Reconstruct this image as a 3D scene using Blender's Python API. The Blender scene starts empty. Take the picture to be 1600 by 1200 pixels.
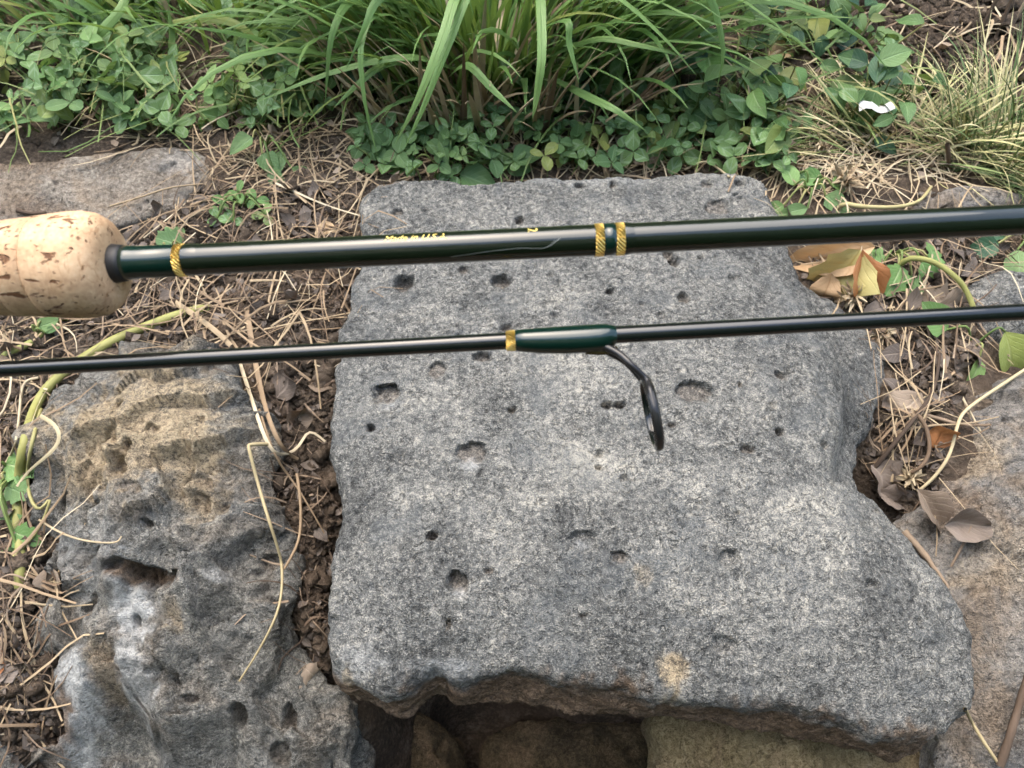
import bpy, math, random
import numpy as np
from mathutils import Vector, Matrix, Euler
from mathutils.bvhtree import BVHTree

R = math.radians
random.seed(7)
rng = np.random.default_rng(7)
SC = bpy.context.scene
COL = SC.collection

# ------------------------------------------------------------------ camera, sky, sun, exposure
F, W2, H2 = 1160.0, 800.0, 600.0          # focal length and half size in photo pixels
PITCH, CH = R(52.0), 0.45
CAM = np.array([0.0, 0.0, CH])
RIGHT = np.array([1.0, 0, 0])
UP = np.array([0, math.sin(PITCH), math.cos(PITCH)])
FWD = np.array([0, math.cos(PITCH), -math.sin(PITCH)])

cd = bpy.data.cameras.new('camera')
cam = bpy.data.objects.new('camera', cd)
COL.objects.link(cam)
cam.location = CAM
cam.rotation_euler = (math.pi / 2 - PITCH, 0, 0)
cd.sensor_width = 36.0
cd.lens = 36.0 * F / 1600.0
cd.clip_start, cd.clip_end = 0.01, 600.0
cd.dof.use_dof = True
cd.dof.focus_distance = 0.42
cd.dof.aperture_fstop = 28.0
SC.camera = cam

SUN_EL, SUN_AZ = R(70), R(-30)            # azimuth measured from +Y towards +X: behind the grass, to the left
world = bpy.data.worlds.new('World')
SC.world = world
world.use_nodes = True
wn = world.node_tree
bg = wn.nodes['Background']
sky = wn.nodes.new('ShaderNodeTexSky')
sky.sky_type = 'NISHITA'
sky.sun_disc = False
sky.sun_elevation = SUN_EL
sky.sun_rotation = SUN_AZ
sky.air_density, sky.dust_density, sky.ozone_density = 1.5, 3.5, 1.0
wn.links.new(sky.outputs[0], bg.inputs[0])
bg.inputs[1].default_value = 0.15

sl = bpy.data.lights.new('sun', 'SUN')
sl.energy, sl.angle, sl.color = 1.5, R(80), (1.0, 0.92, 0.80)
sun = bpy.data.objects.new('sun', sl)
COL.objects.link(sun)
sd = Vector((math.sin(SUN_AZ) * math.cos(SUN_EL), math.cos(SUN_AZ) * math.cos(SUN_EL), math.sin(SUN_EL)))
sun.rotation_euler = sd.to_track_quat('Z', 'Y').to_euler()
sun.location = (-1, 2, 4)

vs = SC.view_settings
vs.view_transform, vs.look, vs.exposure, vs.gamma = 'Standard', 'None', 1.8, 1.0
vs.use_curve_mapping = False
SC.cycles.max_bounces = 4
SC.cycles.adaptive_threshold = 0.03
SC.cycles.use_denoising = True

# ------------------------------------------------------------------ helpers: numbers
def ray(px, py):
    return FWD + RIGHT * ((px - W2) / F) + UP * ((H2 - py) / F)
def P(px, py, z=0.0):                      # point of the view line at height z
    d = ray(px, py); return CAM + d * ((z - CH) / d[2])
def PY(px, py, y):                         # point of the view line at distance y
    d = ray(px, py); return CAM + d * (y / d[1])
def PD(px, py, dep):                       # point of the view line at depth dep
    return CAM + ray(px, py) * dep
def smooth(a, b, x):
    t = np.clip((x - a) / (b - a), 0, 1); return t * t * (3 - 2 * t)
def nrm(v):
    v = np.asarray(v, float); return v / (np.linalg.norm(v) + 1e-12)

_G = np.random.default_rng(1).normal(size=(256, 3)); _G /= np.linalg.norm(_G, axis=1)[:, None]
_PERM = np.random.default_rng(2).permutation(256)
def noise(p, scale, seed=0):               # gradient noise in about -1..1; scale in metres
    q = np.asarray(p) / scale + seed * 17.13
    i = np.floor(q).astype(int); f = q - i
    u = f * f * f * (f * (f * 6 - 15) + 10)
    out = 0
    for dx in (0, 1):
        for dy in (0, 1):
            for dz in (0, 1):
                h = _PERM[(_PERM[(_PERM[(i[:, 0] + dx) & 255] + i[:, 1] + dy) & 255] + i[:, 2] + dz) & 255]
                g = _G[h]
                d = (g[:, 0] * (f[:, 0] - dx) + g[:, 1] * (f[:, 1] - dy) + g[:, 2] * (f[:, 2] - dz))
                w = (u[:, 0] if dx else 1 - u[:, 0]) * (u[:, 1] if dy else 1 - u[:, 1]) * (u[:, 2] if dz else 1 - u[:, 2])
                out = out + d * w
    return out * 1.6
def fbm(p, scale, octv=4, seed=0):
    s = 0; a = 1.0
    for k in range(octv):
        s = s + a * noise(p, scale / 2 ** k, seed + k); a *= 0.5
    return s

class ZField:                              # smooth height field through control points
    def __init__(self, pts):
        self.xy = np.array([p[:2] for p in pts]); z = np.array([p[2] for p in pts])
        n = len(z); r = np.linalg.norm(self.xy[:, None] - self.xy[None], axis=2)
        A = np.zeros((n + 1, n + 1)); A[:n, :n] = np.sqrt(r * r + 0.02 ** 2) - np.eye(n) * 0.004
        A[:n, n] = A[n, :n] = 1
        s = np.linalg.solve(A, np.append(z, 0)); self.w, self.c = s[:n], s[n]
        self.lo, self.hi = z.min() - 0.01, z.max() + 0.01
    def __call__(self, xy):
        xy = np.atleast_2d(np.asarray(xy, float)); out = np.empty(len(xy))
        for a in range(0, len(xy), 40000):
            r = np.linalg.norm(xy[a:a + 40000, None, :2] - self.xy[None], axis=2)
            out[a:a + 40000] = np.sqrt(r * r + 0.02 ** 2) @ self.w + self.c
        return np.clip(out, self.lo, self.hi)
    def at(self, px, py):                  # where the view line meets the field
        z = 0.0
        for _ in range(14):
            p = P(px, py, z); z = 0.5 * z + 0.5 * self(p[None])[0]
        return P(px, py, z)

# ------------------------------------------------------------------ helpers: meshes and objects
def mesh(name, v, f, mat=None, uv=None, attrs=None, flat=False):
    m = bpy.data.meshes.new(name)
    v = np.asarray(v, np.float32)
    if isinstance(f, np.ndarray):
        k = f.shape[1]; nf = len(f)
        m.vertices.add(len(v)); m.vertices.foreach_set('co', v.ravel())
        m.loops.add(nf * k); m.loops.foreach_set('vertex_index', f.ravel().astype(np.int32))
        m.polygons.add(nf); m.polygons.foreach_set('loop_start', np.arange(0, nf * k, k, dtype=np.int32))
        m.update(calc_edges=True)
    else:
        m.from_pydata(v.tolist(), [], f)
    if uv is not None:
        li = np.empty(len(m.loops), np.int32); m.loops.foreach_get('vertex_index', li)
        l = m.uv_layers.new(name='UVMap'); l.data.foreach_set('uv', np.asarray(uv, np.float32)[li].ravel())
    for k, a in (attrs or {}).items():
        at = m.attributes.new(k, 'FLOAT', 'POINT'); at.data.foreach_set('value', np.asarray(a, np.float32))
    m.polygons.foreach_set('use_smooth', np.full(len(m.polygons), not flat))
    if mat: m.materials.append(mat)
    m.validate(); m.update()
    return m
def link(name, data, parent=None, label=None, cat=None, group=None, kind=None, loc=None):
    o = bpy.data.objects.new(name, data); COL.objects.link(o)
    if parent is not None: o.parent = parent
    if loc is not None: o.location = loc
    if label: o['label'] = label
    if cat: o['category'] = cat
    if group: o['group'] = group
    if kind: o['kind'] = kind
    return o
def local(v, o):                           # world points into the frame of an unrotated parent
    return np.asarray(v) - np.array(o.location)

class Bag:                                 # collects quads with uv and a tone value per vertex
    def __init__(s): s.v, s.f, s.uv, s.t, s.n = [], [], [], [], 0
    def add(s, v, f, uv=None, tone=0.0):
        v = np.asarray(v, float); f = np.asarray(f)
        s.v.append(v); s.f.append(f + s.n); s.n += len(v)
        s.uv.append(np.zeros((len(v), 2)) if uv is None else uv)
        s.t.append(np.broadcast_to(np.asarray(tone, float), (len(v),)))
    def mesh(s, name, mat, off=None):
        v = np.concatenate(s.v)
        if off is not None: v = v - np.asarray(off)
        return mesh(name, v, np.concatenate(s.f), mat, np.concatenate(s.uv), {'tone': np.concatenate(s.t)})

def grid_faces(n, m, closed=False):
    i, j = np.meshgrid(np.arange(n - 1), np.arange(m if closed else m - 1), indexing='ij')
    a = i * m + j; b = i * m + (j + 1) % m
    return np.stack([a, b, b + m, a + m], -1).reshape(-1, 4)
def catmull(pts, n, closed=False):
    p = np.asarray(pts, float)
    k = len(p)
    if closed: q = np.vstack([p[-1], p, p[0], p[1]])
    else: q = np.vstack([2 * p[0] - p[1], p, 2 * p[-1] - p[-2]])
    segs = k if closed else k - 1
    t = np.linspace(0, segs, n, endpoint=not closed); i = np.minimum(t.astype(int), segs - 1); u = (t - i)[:, None]
    a, b, c, d = q[i], q[i + 1], q[i + 2], q[i + 3]
    return 0.5 * (2 * b + (c - a) * u + (2 * a - 5 * b + 4 * c - d) * u ** 2 + (3 * b - a - 3 * c + d) * u ** 3)
def tube(path, rad, seg=6, lump=0.0, seed=0):
    p = np.asarray(path, float); n = len(p)
    rad = np.broadcast_to(np.asarray(rad, float), (n,))
    t = np.gradient(p, axis=0); t /= np.linalg.norm(t, axis=1)[:, None] + 1e-12
    ref = np.array([0.31, 0.2, 0.93]); a = np.cross(t, ref); a /= np.linalg.norm(a, axis=1)[:, None] + 1e-9; b = np.cross(t, a)
    th = np.linspace(0, 2 * math.pi, seg, endpoint=False)
    v = p[:, None] + (a[:, None] * np.cos(th)[None, :, None] + b[:, None] * np.sin(th)[None, :, None]) * rad[:, None, None]
    v = v.reshape(-1, 3)
    if lump: v = v + (fbm(v, 0.006, 3, seed) * lump)[:, None] * np.array([0.6, 0.5, 0.6])
    uv = np.stack([np.tile(th / 6.283, n), np.repeat(np.linspace(0, 1, n), seg)], 1)
    return v, grid_faces(n, seg, True), uv
def ribbon(path, width, side, fold=0.25):
    p = np.asarray(path, float); n = len(p); side = np.broadcast_to(np.asarray(side, float), (n, 3))
    t = np.gradient(p, axis=0); t /= np.linalg.norm(t, axis=1)[:, None] + 1e-12
    s = side - t * (side * t).sum(1)[:, None]; s /= np.linalg.norm(s, axis=1)[:, None] + 1e-9
    u = np.cross(s, t); w = np.broadcast_to(np.asarray(width, float), (n,))[:, None] / 2
    v = np.stack([p - s * w + u * w * fold, p, p + s * w + u * w * fold], 1).reshape(-1, 3)
    uv = np.stack([np.tile([0, .5, 1], n), np.repeat(np.linspace(0, 1, n), 3)], 1)
    return v, grid_faces(n, 3), uv
def box(c, s, rot=None):
    b = np.array([[x, y, z] for x in (-1, 1) for y in (-1, 1) for z in (-1, 1)]) * np.asarray(s) / 2
    if rot is not None: b = b @ rot.T
    return b + c, np.array([[0, 1, 3, 2], [4, 6, 7, 5], [0, 4, 5, 1], [2, 3, 7, 6], [0, 2, 6, 4], [1, 5, 7, 3]])
def rot3(yaw, pitch, roll):
    return np.array(Euler((pitch, roll, yaw), 'YXZ').to_matrix())

# ------------------------------------------------------------------ helpers: materials
class NT:
    def __init__(s, name):
        s.m = bpy.data.materials.new(name); s.m.use_nodes = True; s.t = s.m.node_tree
        s.b = s.t.nodes['Principled BSDF']; s.out = s.t.nodes['Material Output']
    def n(s, typ, **kw):
        x = s.t.nodes.new('ShaderNode' + typ)
        for k, v in kw.items(): setattr(x, k, v)
        return x
    def l(s, a, b): s.t.links.new(a, b)
    def val(s, sock, v):
        if hasattr(v, 'is_linked') or isinstance(v, bpy.types.NodeSocket): s.l(v, sock)
        else: sock.default_value = v
    def math(s, op, a, b=0.0, clamp=False):
        x = s.n('Math', operation=op); x.use_clamp = clamp; s.val(x.inputs[0], a); s.val(x.inputs[1], b); return x.outputs[0]
    def mix(s, fac, a, b, blend='MIX'):
        x = s.n('Mix', data_type='RGBA', blend_type=blend); s.val(x.inputs[0], fac)
        for k, c in ((6, a), (7, b)):
            s.val(x.inputs[k], c if isinstance(c, bpy.types.NodeSocket) else (*c, 1) if len(c) == 3 else c)
        return x.outputs[2]
    def ramp(s, fac, stops, interp='LINEAR'):
        x = s.n('ValToRGB'); e = x.color_ramp; e.interpolation = interp
        while len(e.elements) < len(stops): e.elements.new(0.5)
        for k, (p, c) in zip(e.elements, stops):
            k.position = p; k.color = (*c, 1) if hasattr(c, '__len__') else (c, c, c, 1)
        s.val(x.inputs[0], fac); return x.outputs[0]
    def obj(s): return s.n('TexCoord').outputs['Object']
    def noise(s, co, scale, detail=4, rough=0.55, dist=0.0):
        x = s.n('TexNoise'); x.inputs['Scale'].default_value = scale; x.inputs['Detail'].default_value = detail
        x.inputs['Roughness'].default_value = rough; x.inputs['Distortion'].default_value = dist
        s.l(co, x.inputs['Vector']); return x.outputs[0]
    def vor(s, co, scale, feature='F1', out=0, rnd=1.0):
        x = s.n('TexVoronoi', feature=feature); x.inputs['Scale'].default_value = scale; s.l(co, x.inputs['Vector'])
        x.inputs['Randomness'].default_value = rnd
        return x.outputs[out]
    def attr(s, name): return s.n('Attribute', attribute_name=name).outputs['Fac']
    def bump(s, h, dist, strength=1.0, prev=None):
        x = s.n('Bump'); x.inputs['Strength'].default_value = strength; x.inputs['Distance'].default_value = dist
        s.l(h, x.inputs['Height'])
        if prev is not None: s.l(prev, x.inputs['Normal'])
        return x.outputs[0]
    def set(s, **kw):
        for k, v in kw.items(): s.val(s.b.inputs[k.replace('_', ' ')], (*v, 1) if isinstance(v, tuple) and len(v) == 3 else v)
    def stretch(s, co, sc):
        x = s.n('Mapping'); x.inputs['Scale'].default_value = sc; s.l(co, x.inputs[0]); return x.outputs[0]

def rock_mat(name, dark, mid, light, cream, fleck=0.5, brown=0.0, bumpd=0.0022):
    k = NT(name); co = k.obj()
    big = k.noise(co, 13, 3, 0.6, 0.5)
    med = k.noise(co, 60, 4, 0.65, 0.5)
    fine = k.noise(co, 240, 4, 0.75, 0.3)
    tiny = k.noise(co, 900, 2, 0.7)
    g = k.math('ADD', k.math('MULTIPLY', fine, 0.62), k.math('MULTIPLY', tiny, 0.38))
    gp = k.math('ADD', g, k.math('MULTIPLY', k.math('SUBTRACT', med, 0.5), 0.30))
    gp = k.math('ADD', gp, k.math('MULTIPLY', k.math('SUBTRACT', big, 0.5), 0.36))
    gp = k.math('ADD', gp, k.attr('lichen'))
    base = k.ramp(gp, [(0.33, dark), (0.46, mid), (0.57, light), (0.70, cream)])
    fl = k.ramp(k.math('ADD', tiny, k.math('MULTIPLY', k.math('SUBTRACT', gp, 0.5), 1.1)), [(0.58, 0.0), (0.68, 1.0)])
    base = k.mix(k.math('MULTIPLY', fl, fleck), base, cream)
    bl = k.ramp(k.noise(co, 24, 2, 0.5, 0.3), [(0.54, 0.0), (0.66, 1.0)])
    base = k.mix(k.math('MULTIPLY', bl, 0.4), base, (mid[0] * .86, mid[1] * .93, mid[2] * 1.02))
    if brown:
        br = k.ramp(k.noise(co, 17, 4, 0.6, 0.8), [(0.46, 0.0), (0.62, 1.0)])
        base = k.mix(k.math('MULTIPLY', br, brown), base, k.ramp(g, [(0.35, (0.08, 0.055, 0.032)), (0.62, (0.29, 0.205, 0.13))]))
    cr = k.noise(co, 95, 3, 0.6, 1.2)
    crk = k.ramp(k.math('ABSOLUTE', k.math('SUBTRACT', cr, 0.5)), [(0.0, 1.0), (0.022, 0.0)])
    crk = k.math('MULTIPLY', crk, k.ramp(med, [(0.46, 0.0), (0.56, 1.0)]))
    base = k.mix(k.math('MULTIPLY', crk, 0.5), base, dark)
    oc = k.attr('ochre'); pa = k.attr('pale'); so = k.attr('soil')
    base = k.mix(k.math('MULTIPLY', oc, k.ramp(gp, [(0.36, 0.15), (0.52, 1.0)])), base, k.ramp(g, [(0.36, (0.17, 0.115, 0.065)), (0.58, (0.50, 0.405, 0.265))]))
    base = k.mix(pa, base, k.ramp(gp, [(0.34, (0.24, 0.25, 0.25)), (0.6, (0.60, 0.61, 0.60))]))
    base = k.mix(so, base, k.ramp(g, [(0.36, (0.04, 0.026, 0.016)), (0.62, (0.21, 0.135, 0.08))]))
    k.set(Base_Color=base, Roughness=0.9)
    k.b.inputs['Specular IOR Level'].default_value = 0.2
    h = k.math('ADD', k.math('MULTIPLY', fine, 0.9), k.math('MULTIPLY', tiny, 0.35))
    h = k.math('ADD', h, k.math('MULTIPLY', med, 1.0))
    h = k.math('SUBTRACT', h, k.math('MULTIPLY', crk, 0.45))
    k.l(k.bump(h, bumpd, 1.0), k.b.inputs['Normal'])
    return k.m

def leaf_mat(name, c1, c2, vein, chevron=0.0, veins=1.0, rough=0.45, trans=0.22, sickly=0.6):
    k = NT(name)
    uv = k.n('UVMap').outputs[0]; sx = k.n('SeparateXYZ'); k.l(uv, sx.inputs[0])
    u, v = sx.outputs[0], sx.outputs[1]
    au = k.math('ABSOLUTE', k.math('SUBTRACT', u, 0.5))
    rnd = k.math('FRACT', k.math('ADD', k.n('ObjectInfo').outputs['Random'], k.attr('tone')))
    co = k.n('TexCoord').outputs['Object']
    nz = k.noise(co, 60, 4)
    col = k.mix(k.math('ADD', k.math('MULTIPLY', rnd, 0.75), k.math('MULTIPLY', nz, 0.25)), c1, c2)
    mid = k.ramp(au, [(0.012, 1.0), (0.05, 0.0)])
    sv = k.math('FRACT', k.math('MULTIPLY', k.math('SUBTRACT', v, k.math('MULTIPLY', au, 0.75)), 7.0))
    sv = k.ramp(k.math('ABSOLUTE', k.math('SUBTRACT', sv, 0.5)), [(0.0, 1.0), (0.13, 0.0)])
    vm = k.math('MAXIMUM', mid, k.math('MULTIPLY', sv, 0.45))
    col = k.mix(k.math('MULTIPLY', vm, veins), col, vein)
    if chevron:
        ch = k.math('ABSOLUTE', k.math('SUBTRACT', k.math('ADD', v, k.math('MULTIPLY', au, 0.9)), 0.72))
        cm = k.math('MULTIPLY', k.ramp(ch, [(0.02, 1.0), (0.13, 0.0)]), k.ramp(nz, [(0.4, 0.3), (0.6, 1.0)]))
        col = k.mix(k.math('MULTIPLY', cm, chevron), col, (0.42, 0.52, 0.36))
    sick = k.ramp(rnd, [(0.86, 0.0), (0.98, 1.0)])
    col = k.mix(k.math('MULTIPLY', sick, sickly), col, (0.30, 0.28, 0.06))
    k.set(Base_Color=col, Roughness=rough)
    k.b.inputs['Specular IOR Level'].default_value = 0.4
    k.l(k.bump(k.math('ADD', k.math('MULTIPLY', vm, -1.0), nz), 0.0006, 0.8), k.b.inputs['Normal'])
    tr = k.n('BsdfTranslucent'); k.l(k.mix(0.5, col, (0.25, 0.35, 0.04) if sickly else (0.3, 0.15, 0.05)), tr.inputs[0])
    ms = k.n('MixShader'); ms.inputs[0].default_value = trans
    k.l(k.b.outputs[0], ms.inputs[1]); k.l(tr.outputs[0], ms.inputs[2]); k.l(ms.outputs[0], k.out.inputs[0])
    return k.m

def strand_mat(name, stops, rough=0.7, streak=0.35):
    k = NT(name)
    rnd = k.math('FRACT', k.math('ADD', k.n('ObjectInfo').outputs['Random'], k.attr('tone')))
    uv = k.n('UVMap').outputs[0]
    nz = k.noise(k.stretch(uv, (9, 1.5, 1)), 3, 3)
    nb = k.noise(k.obj(), 90, 3)
    col = k.ramp(rnd, stops)
    col = k.mix(k.math('MULTIPLY', k.math('ADD', nz, nb), streak), col, k.mix(1.0, col, (0.45, 0.36, 0.28), 'MULTIPLY'))
    k.set(Base_Color=col, Roughness=rough)
    k.b.inputs['Specular IOR Level'].default_value = 0.3
    k.l(k.bump(nz, 0.0004, 0.6), k.b.inputs['Normal'])
    return k.m

def plain(name, c, rough=0.5, metal=0.0, spec=0.5):
    k = NT(name); k.set(Base_Color=c, Roughness=rough, Metallic=metal); k.b.inputs['Specular IOR Level'].default_value = spec
    return k

M = {}
M['rock'] = rock_mat('basalt', (0.032, 0.033, 0.033), (0.122, 0.124, 0.120), (0.225, 0.224, 0.211), (0.44, 0.42, 0.365), 0.42, 0.0, 0.0046)
M['rock_rough'] = rock_mat('rough basalt', (0.045, 0.045, 0.042), (0.132, 0.131, 0.122), (0.235, 0.232, 0.214), (0.42, 0.40, 0.345), 0.4, 0.25, 0.0052)
M['rock_brown'] = rock_mat('brown stained stone', (0.06, 0.056, 0.052), (0.15, 0.142, 0.132), (0.25, 0.235, 0.215), (0.36, 0.325, 0.27), 0.3, 0.5, 0.0045)
M['rock_flat'] = rock_mat('flat pale stone', (0.07, 0.058, 0.047), (0.17, 0.148, 0.125), (0.27, 0.24, 0.20), (0.38, 0.345, 0.29), 0.3, 0.45, 0.003)
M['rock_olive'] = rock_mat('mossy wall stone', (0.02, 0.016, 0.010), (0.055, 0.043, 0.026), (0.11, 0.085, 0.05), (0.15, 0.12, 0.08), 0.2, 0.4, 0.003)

def soil_mat():
    k = NT('soil'); co = k.obj()
    a = k.noise(co, 30, 6, 0.65, 0.5); b = k.noise(co, 260, 5, 0.7); c = k.noise(co, 7, 3)
    col = k.ramp(k.math('ADD', k.math('MULTIPLY', a, 0.5), k.math('MULTIPLY', b, 0.5)),
                 [(0.34, (0.022, 0.018, 0.015)), (0.5, (0.088, 0.069, 0.053)), (0.64, (0.24, 0.19, 0.145))])
    col = k.mix(k.ramp(c, [(0.45, 0.0), (0.65, 0.5)]), col, (0.14, 0.10, 0.07))
    k.set(Base_Color=col, Roughness=0.95); k.b.inputs['Specular IOR Level'].default_value = 0.15
    k.l(k.bump(k.math('ADD', a, b), 0.006, 1.0), k.b.inputs['Normal'])
    return k.m
M['soil'] = soil_mat()
M['rock_earth'] = rock_mat('earthy brown stone', (0.05, 0.038, 0.018), (0.15, 0.115, 0.06), (0.24, 0.19, 0.105), (0.32, 0.26, 0.16), 0.2, 0.5, 0.004)
M['clover'] = leaf_mat('clover leaf', (0.065, 0.155, 0.05), (0.20, 0.325, 0.11), (0.29, 0.42, 0.25), 0.55, 0.75)
M['broad'] = leaf_mat('broad leaf', (0.055, 0.13, 0.05), (0.17, 0.28, 0.10), (0.22, 0.34, 0.16), 0.0, 0.75, 0.38)
M['dark_leaf'] = leaf_mat('glossy dark leaf', (0.025, 0.07, 0.045), (0.07, 0.16, 0.075), (0.16, 0.27, 0.14), 0.0, 0.6, 0.32, 0.15)
M['light_leaf'] = leaf_mat('pale green leaf', (0.11, 0.24, 0.07), (0.22, 0.36, 0.12), (0.34, 0.46, 0.22), 0.0, 0.8)
M['blade'] = leaf_mat('grass blade', (0.085, 0.195, 0.05), (0.25, 0.39, 0.135), (0.22, 0.38, 0.13), 0.0, 0.0, 0.4, 0.3)
M['fine_blade'] = strand_mat('fine grass', [(0.0, (0.09, 0.16, 0.06)), (0.45, (0.24, 0.32, 0.12)), (0.62, (0.55, 0.52, 0.26)), (1.0, (0.74, 0.68, 0.42))], 0.55)
M['straw'] = strand_mat('dry straw', [(0.0, (0.17, 0.12, 0.08)), (0.3, (0.36, 0.27, 0.175)), (0.65, (0.48, 0.395, 0.26)), (1.0, (0.64, 0.565, 0.41))])
M['pale_straw'] = strand_mat('bleached straw', [(0.0, (0.46, 0.39, 0.23)), (1.0, (0.58, 0.51, 0.33))], 0.6)
M['twig'] = strand_mat('brown twig', [(0.0, (0.06, 0.045, 0.035)), (0.5, (0.17, 0.122, 0.088)), (1.0, (0.36, 0.285, 0.21))], 0.85)
M['stem'] = strand_mat('green stem', [(0.0, (0.22, 0.30, 0.08)), (0.5, (0.38, 0.38, 0.14)), (1.0, (0.50, 0.46, 0.24))], 0.55, 0.5)
M['thin_stem'] = strand_mat('thin stem', [(0.0, (0.08, 0.15, 0.04)), (0.7, (0.20, 0.28, 0.09)), (1.0, (0.36, 0.34, 0.15))], 0.5)
M['dry_leaf'] = leaf_mat('dry leaf', (0.13, 0.095, 0.068), (0.40, 0.32, 0.245), (0.48, 0.40, 0.31), 0.0, 0.5, 0.75, 0.08, 0.0)
M['dark_dry_leaf'] = leaf_mat('dark dead leaf', (0.05, 0.04, 0.034), (0.20, 0.16, 0.13), (0.30, 0.25, 0.21), 0.0, 0.5, 0.6, 0.05, 0.0)
M['amber_leaf'] = leaf_mat('amber leaf', (0.55, 0.36, 0.20), (0.66, 0.49, 0.30), (0.36, 0.20, 0.08), 0.0, 0.5, 0.5, 0.25, 0.0)
M['yellow_leaf'] = leaf_mat('yellow leaf', (0.46, 0.41, 0.16), (0.56, 0.52, 0.24), (0.40, 0.34, 0.10), 0.0, 0.5, 0.5, 0.25, 0.0)
M['rust_leaf'] = leaf_mat('rust leaf', (0.34, 0.13, 0.05), (0.45, 0.20, 0.08), (0.28, 0.11, 0.04), 0.0, 0.5, 0.5, 0.2, 0.0)
M['paper'] = plain('white paper', (0.55, 0.55, 0.54), 0.8).m

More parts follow.
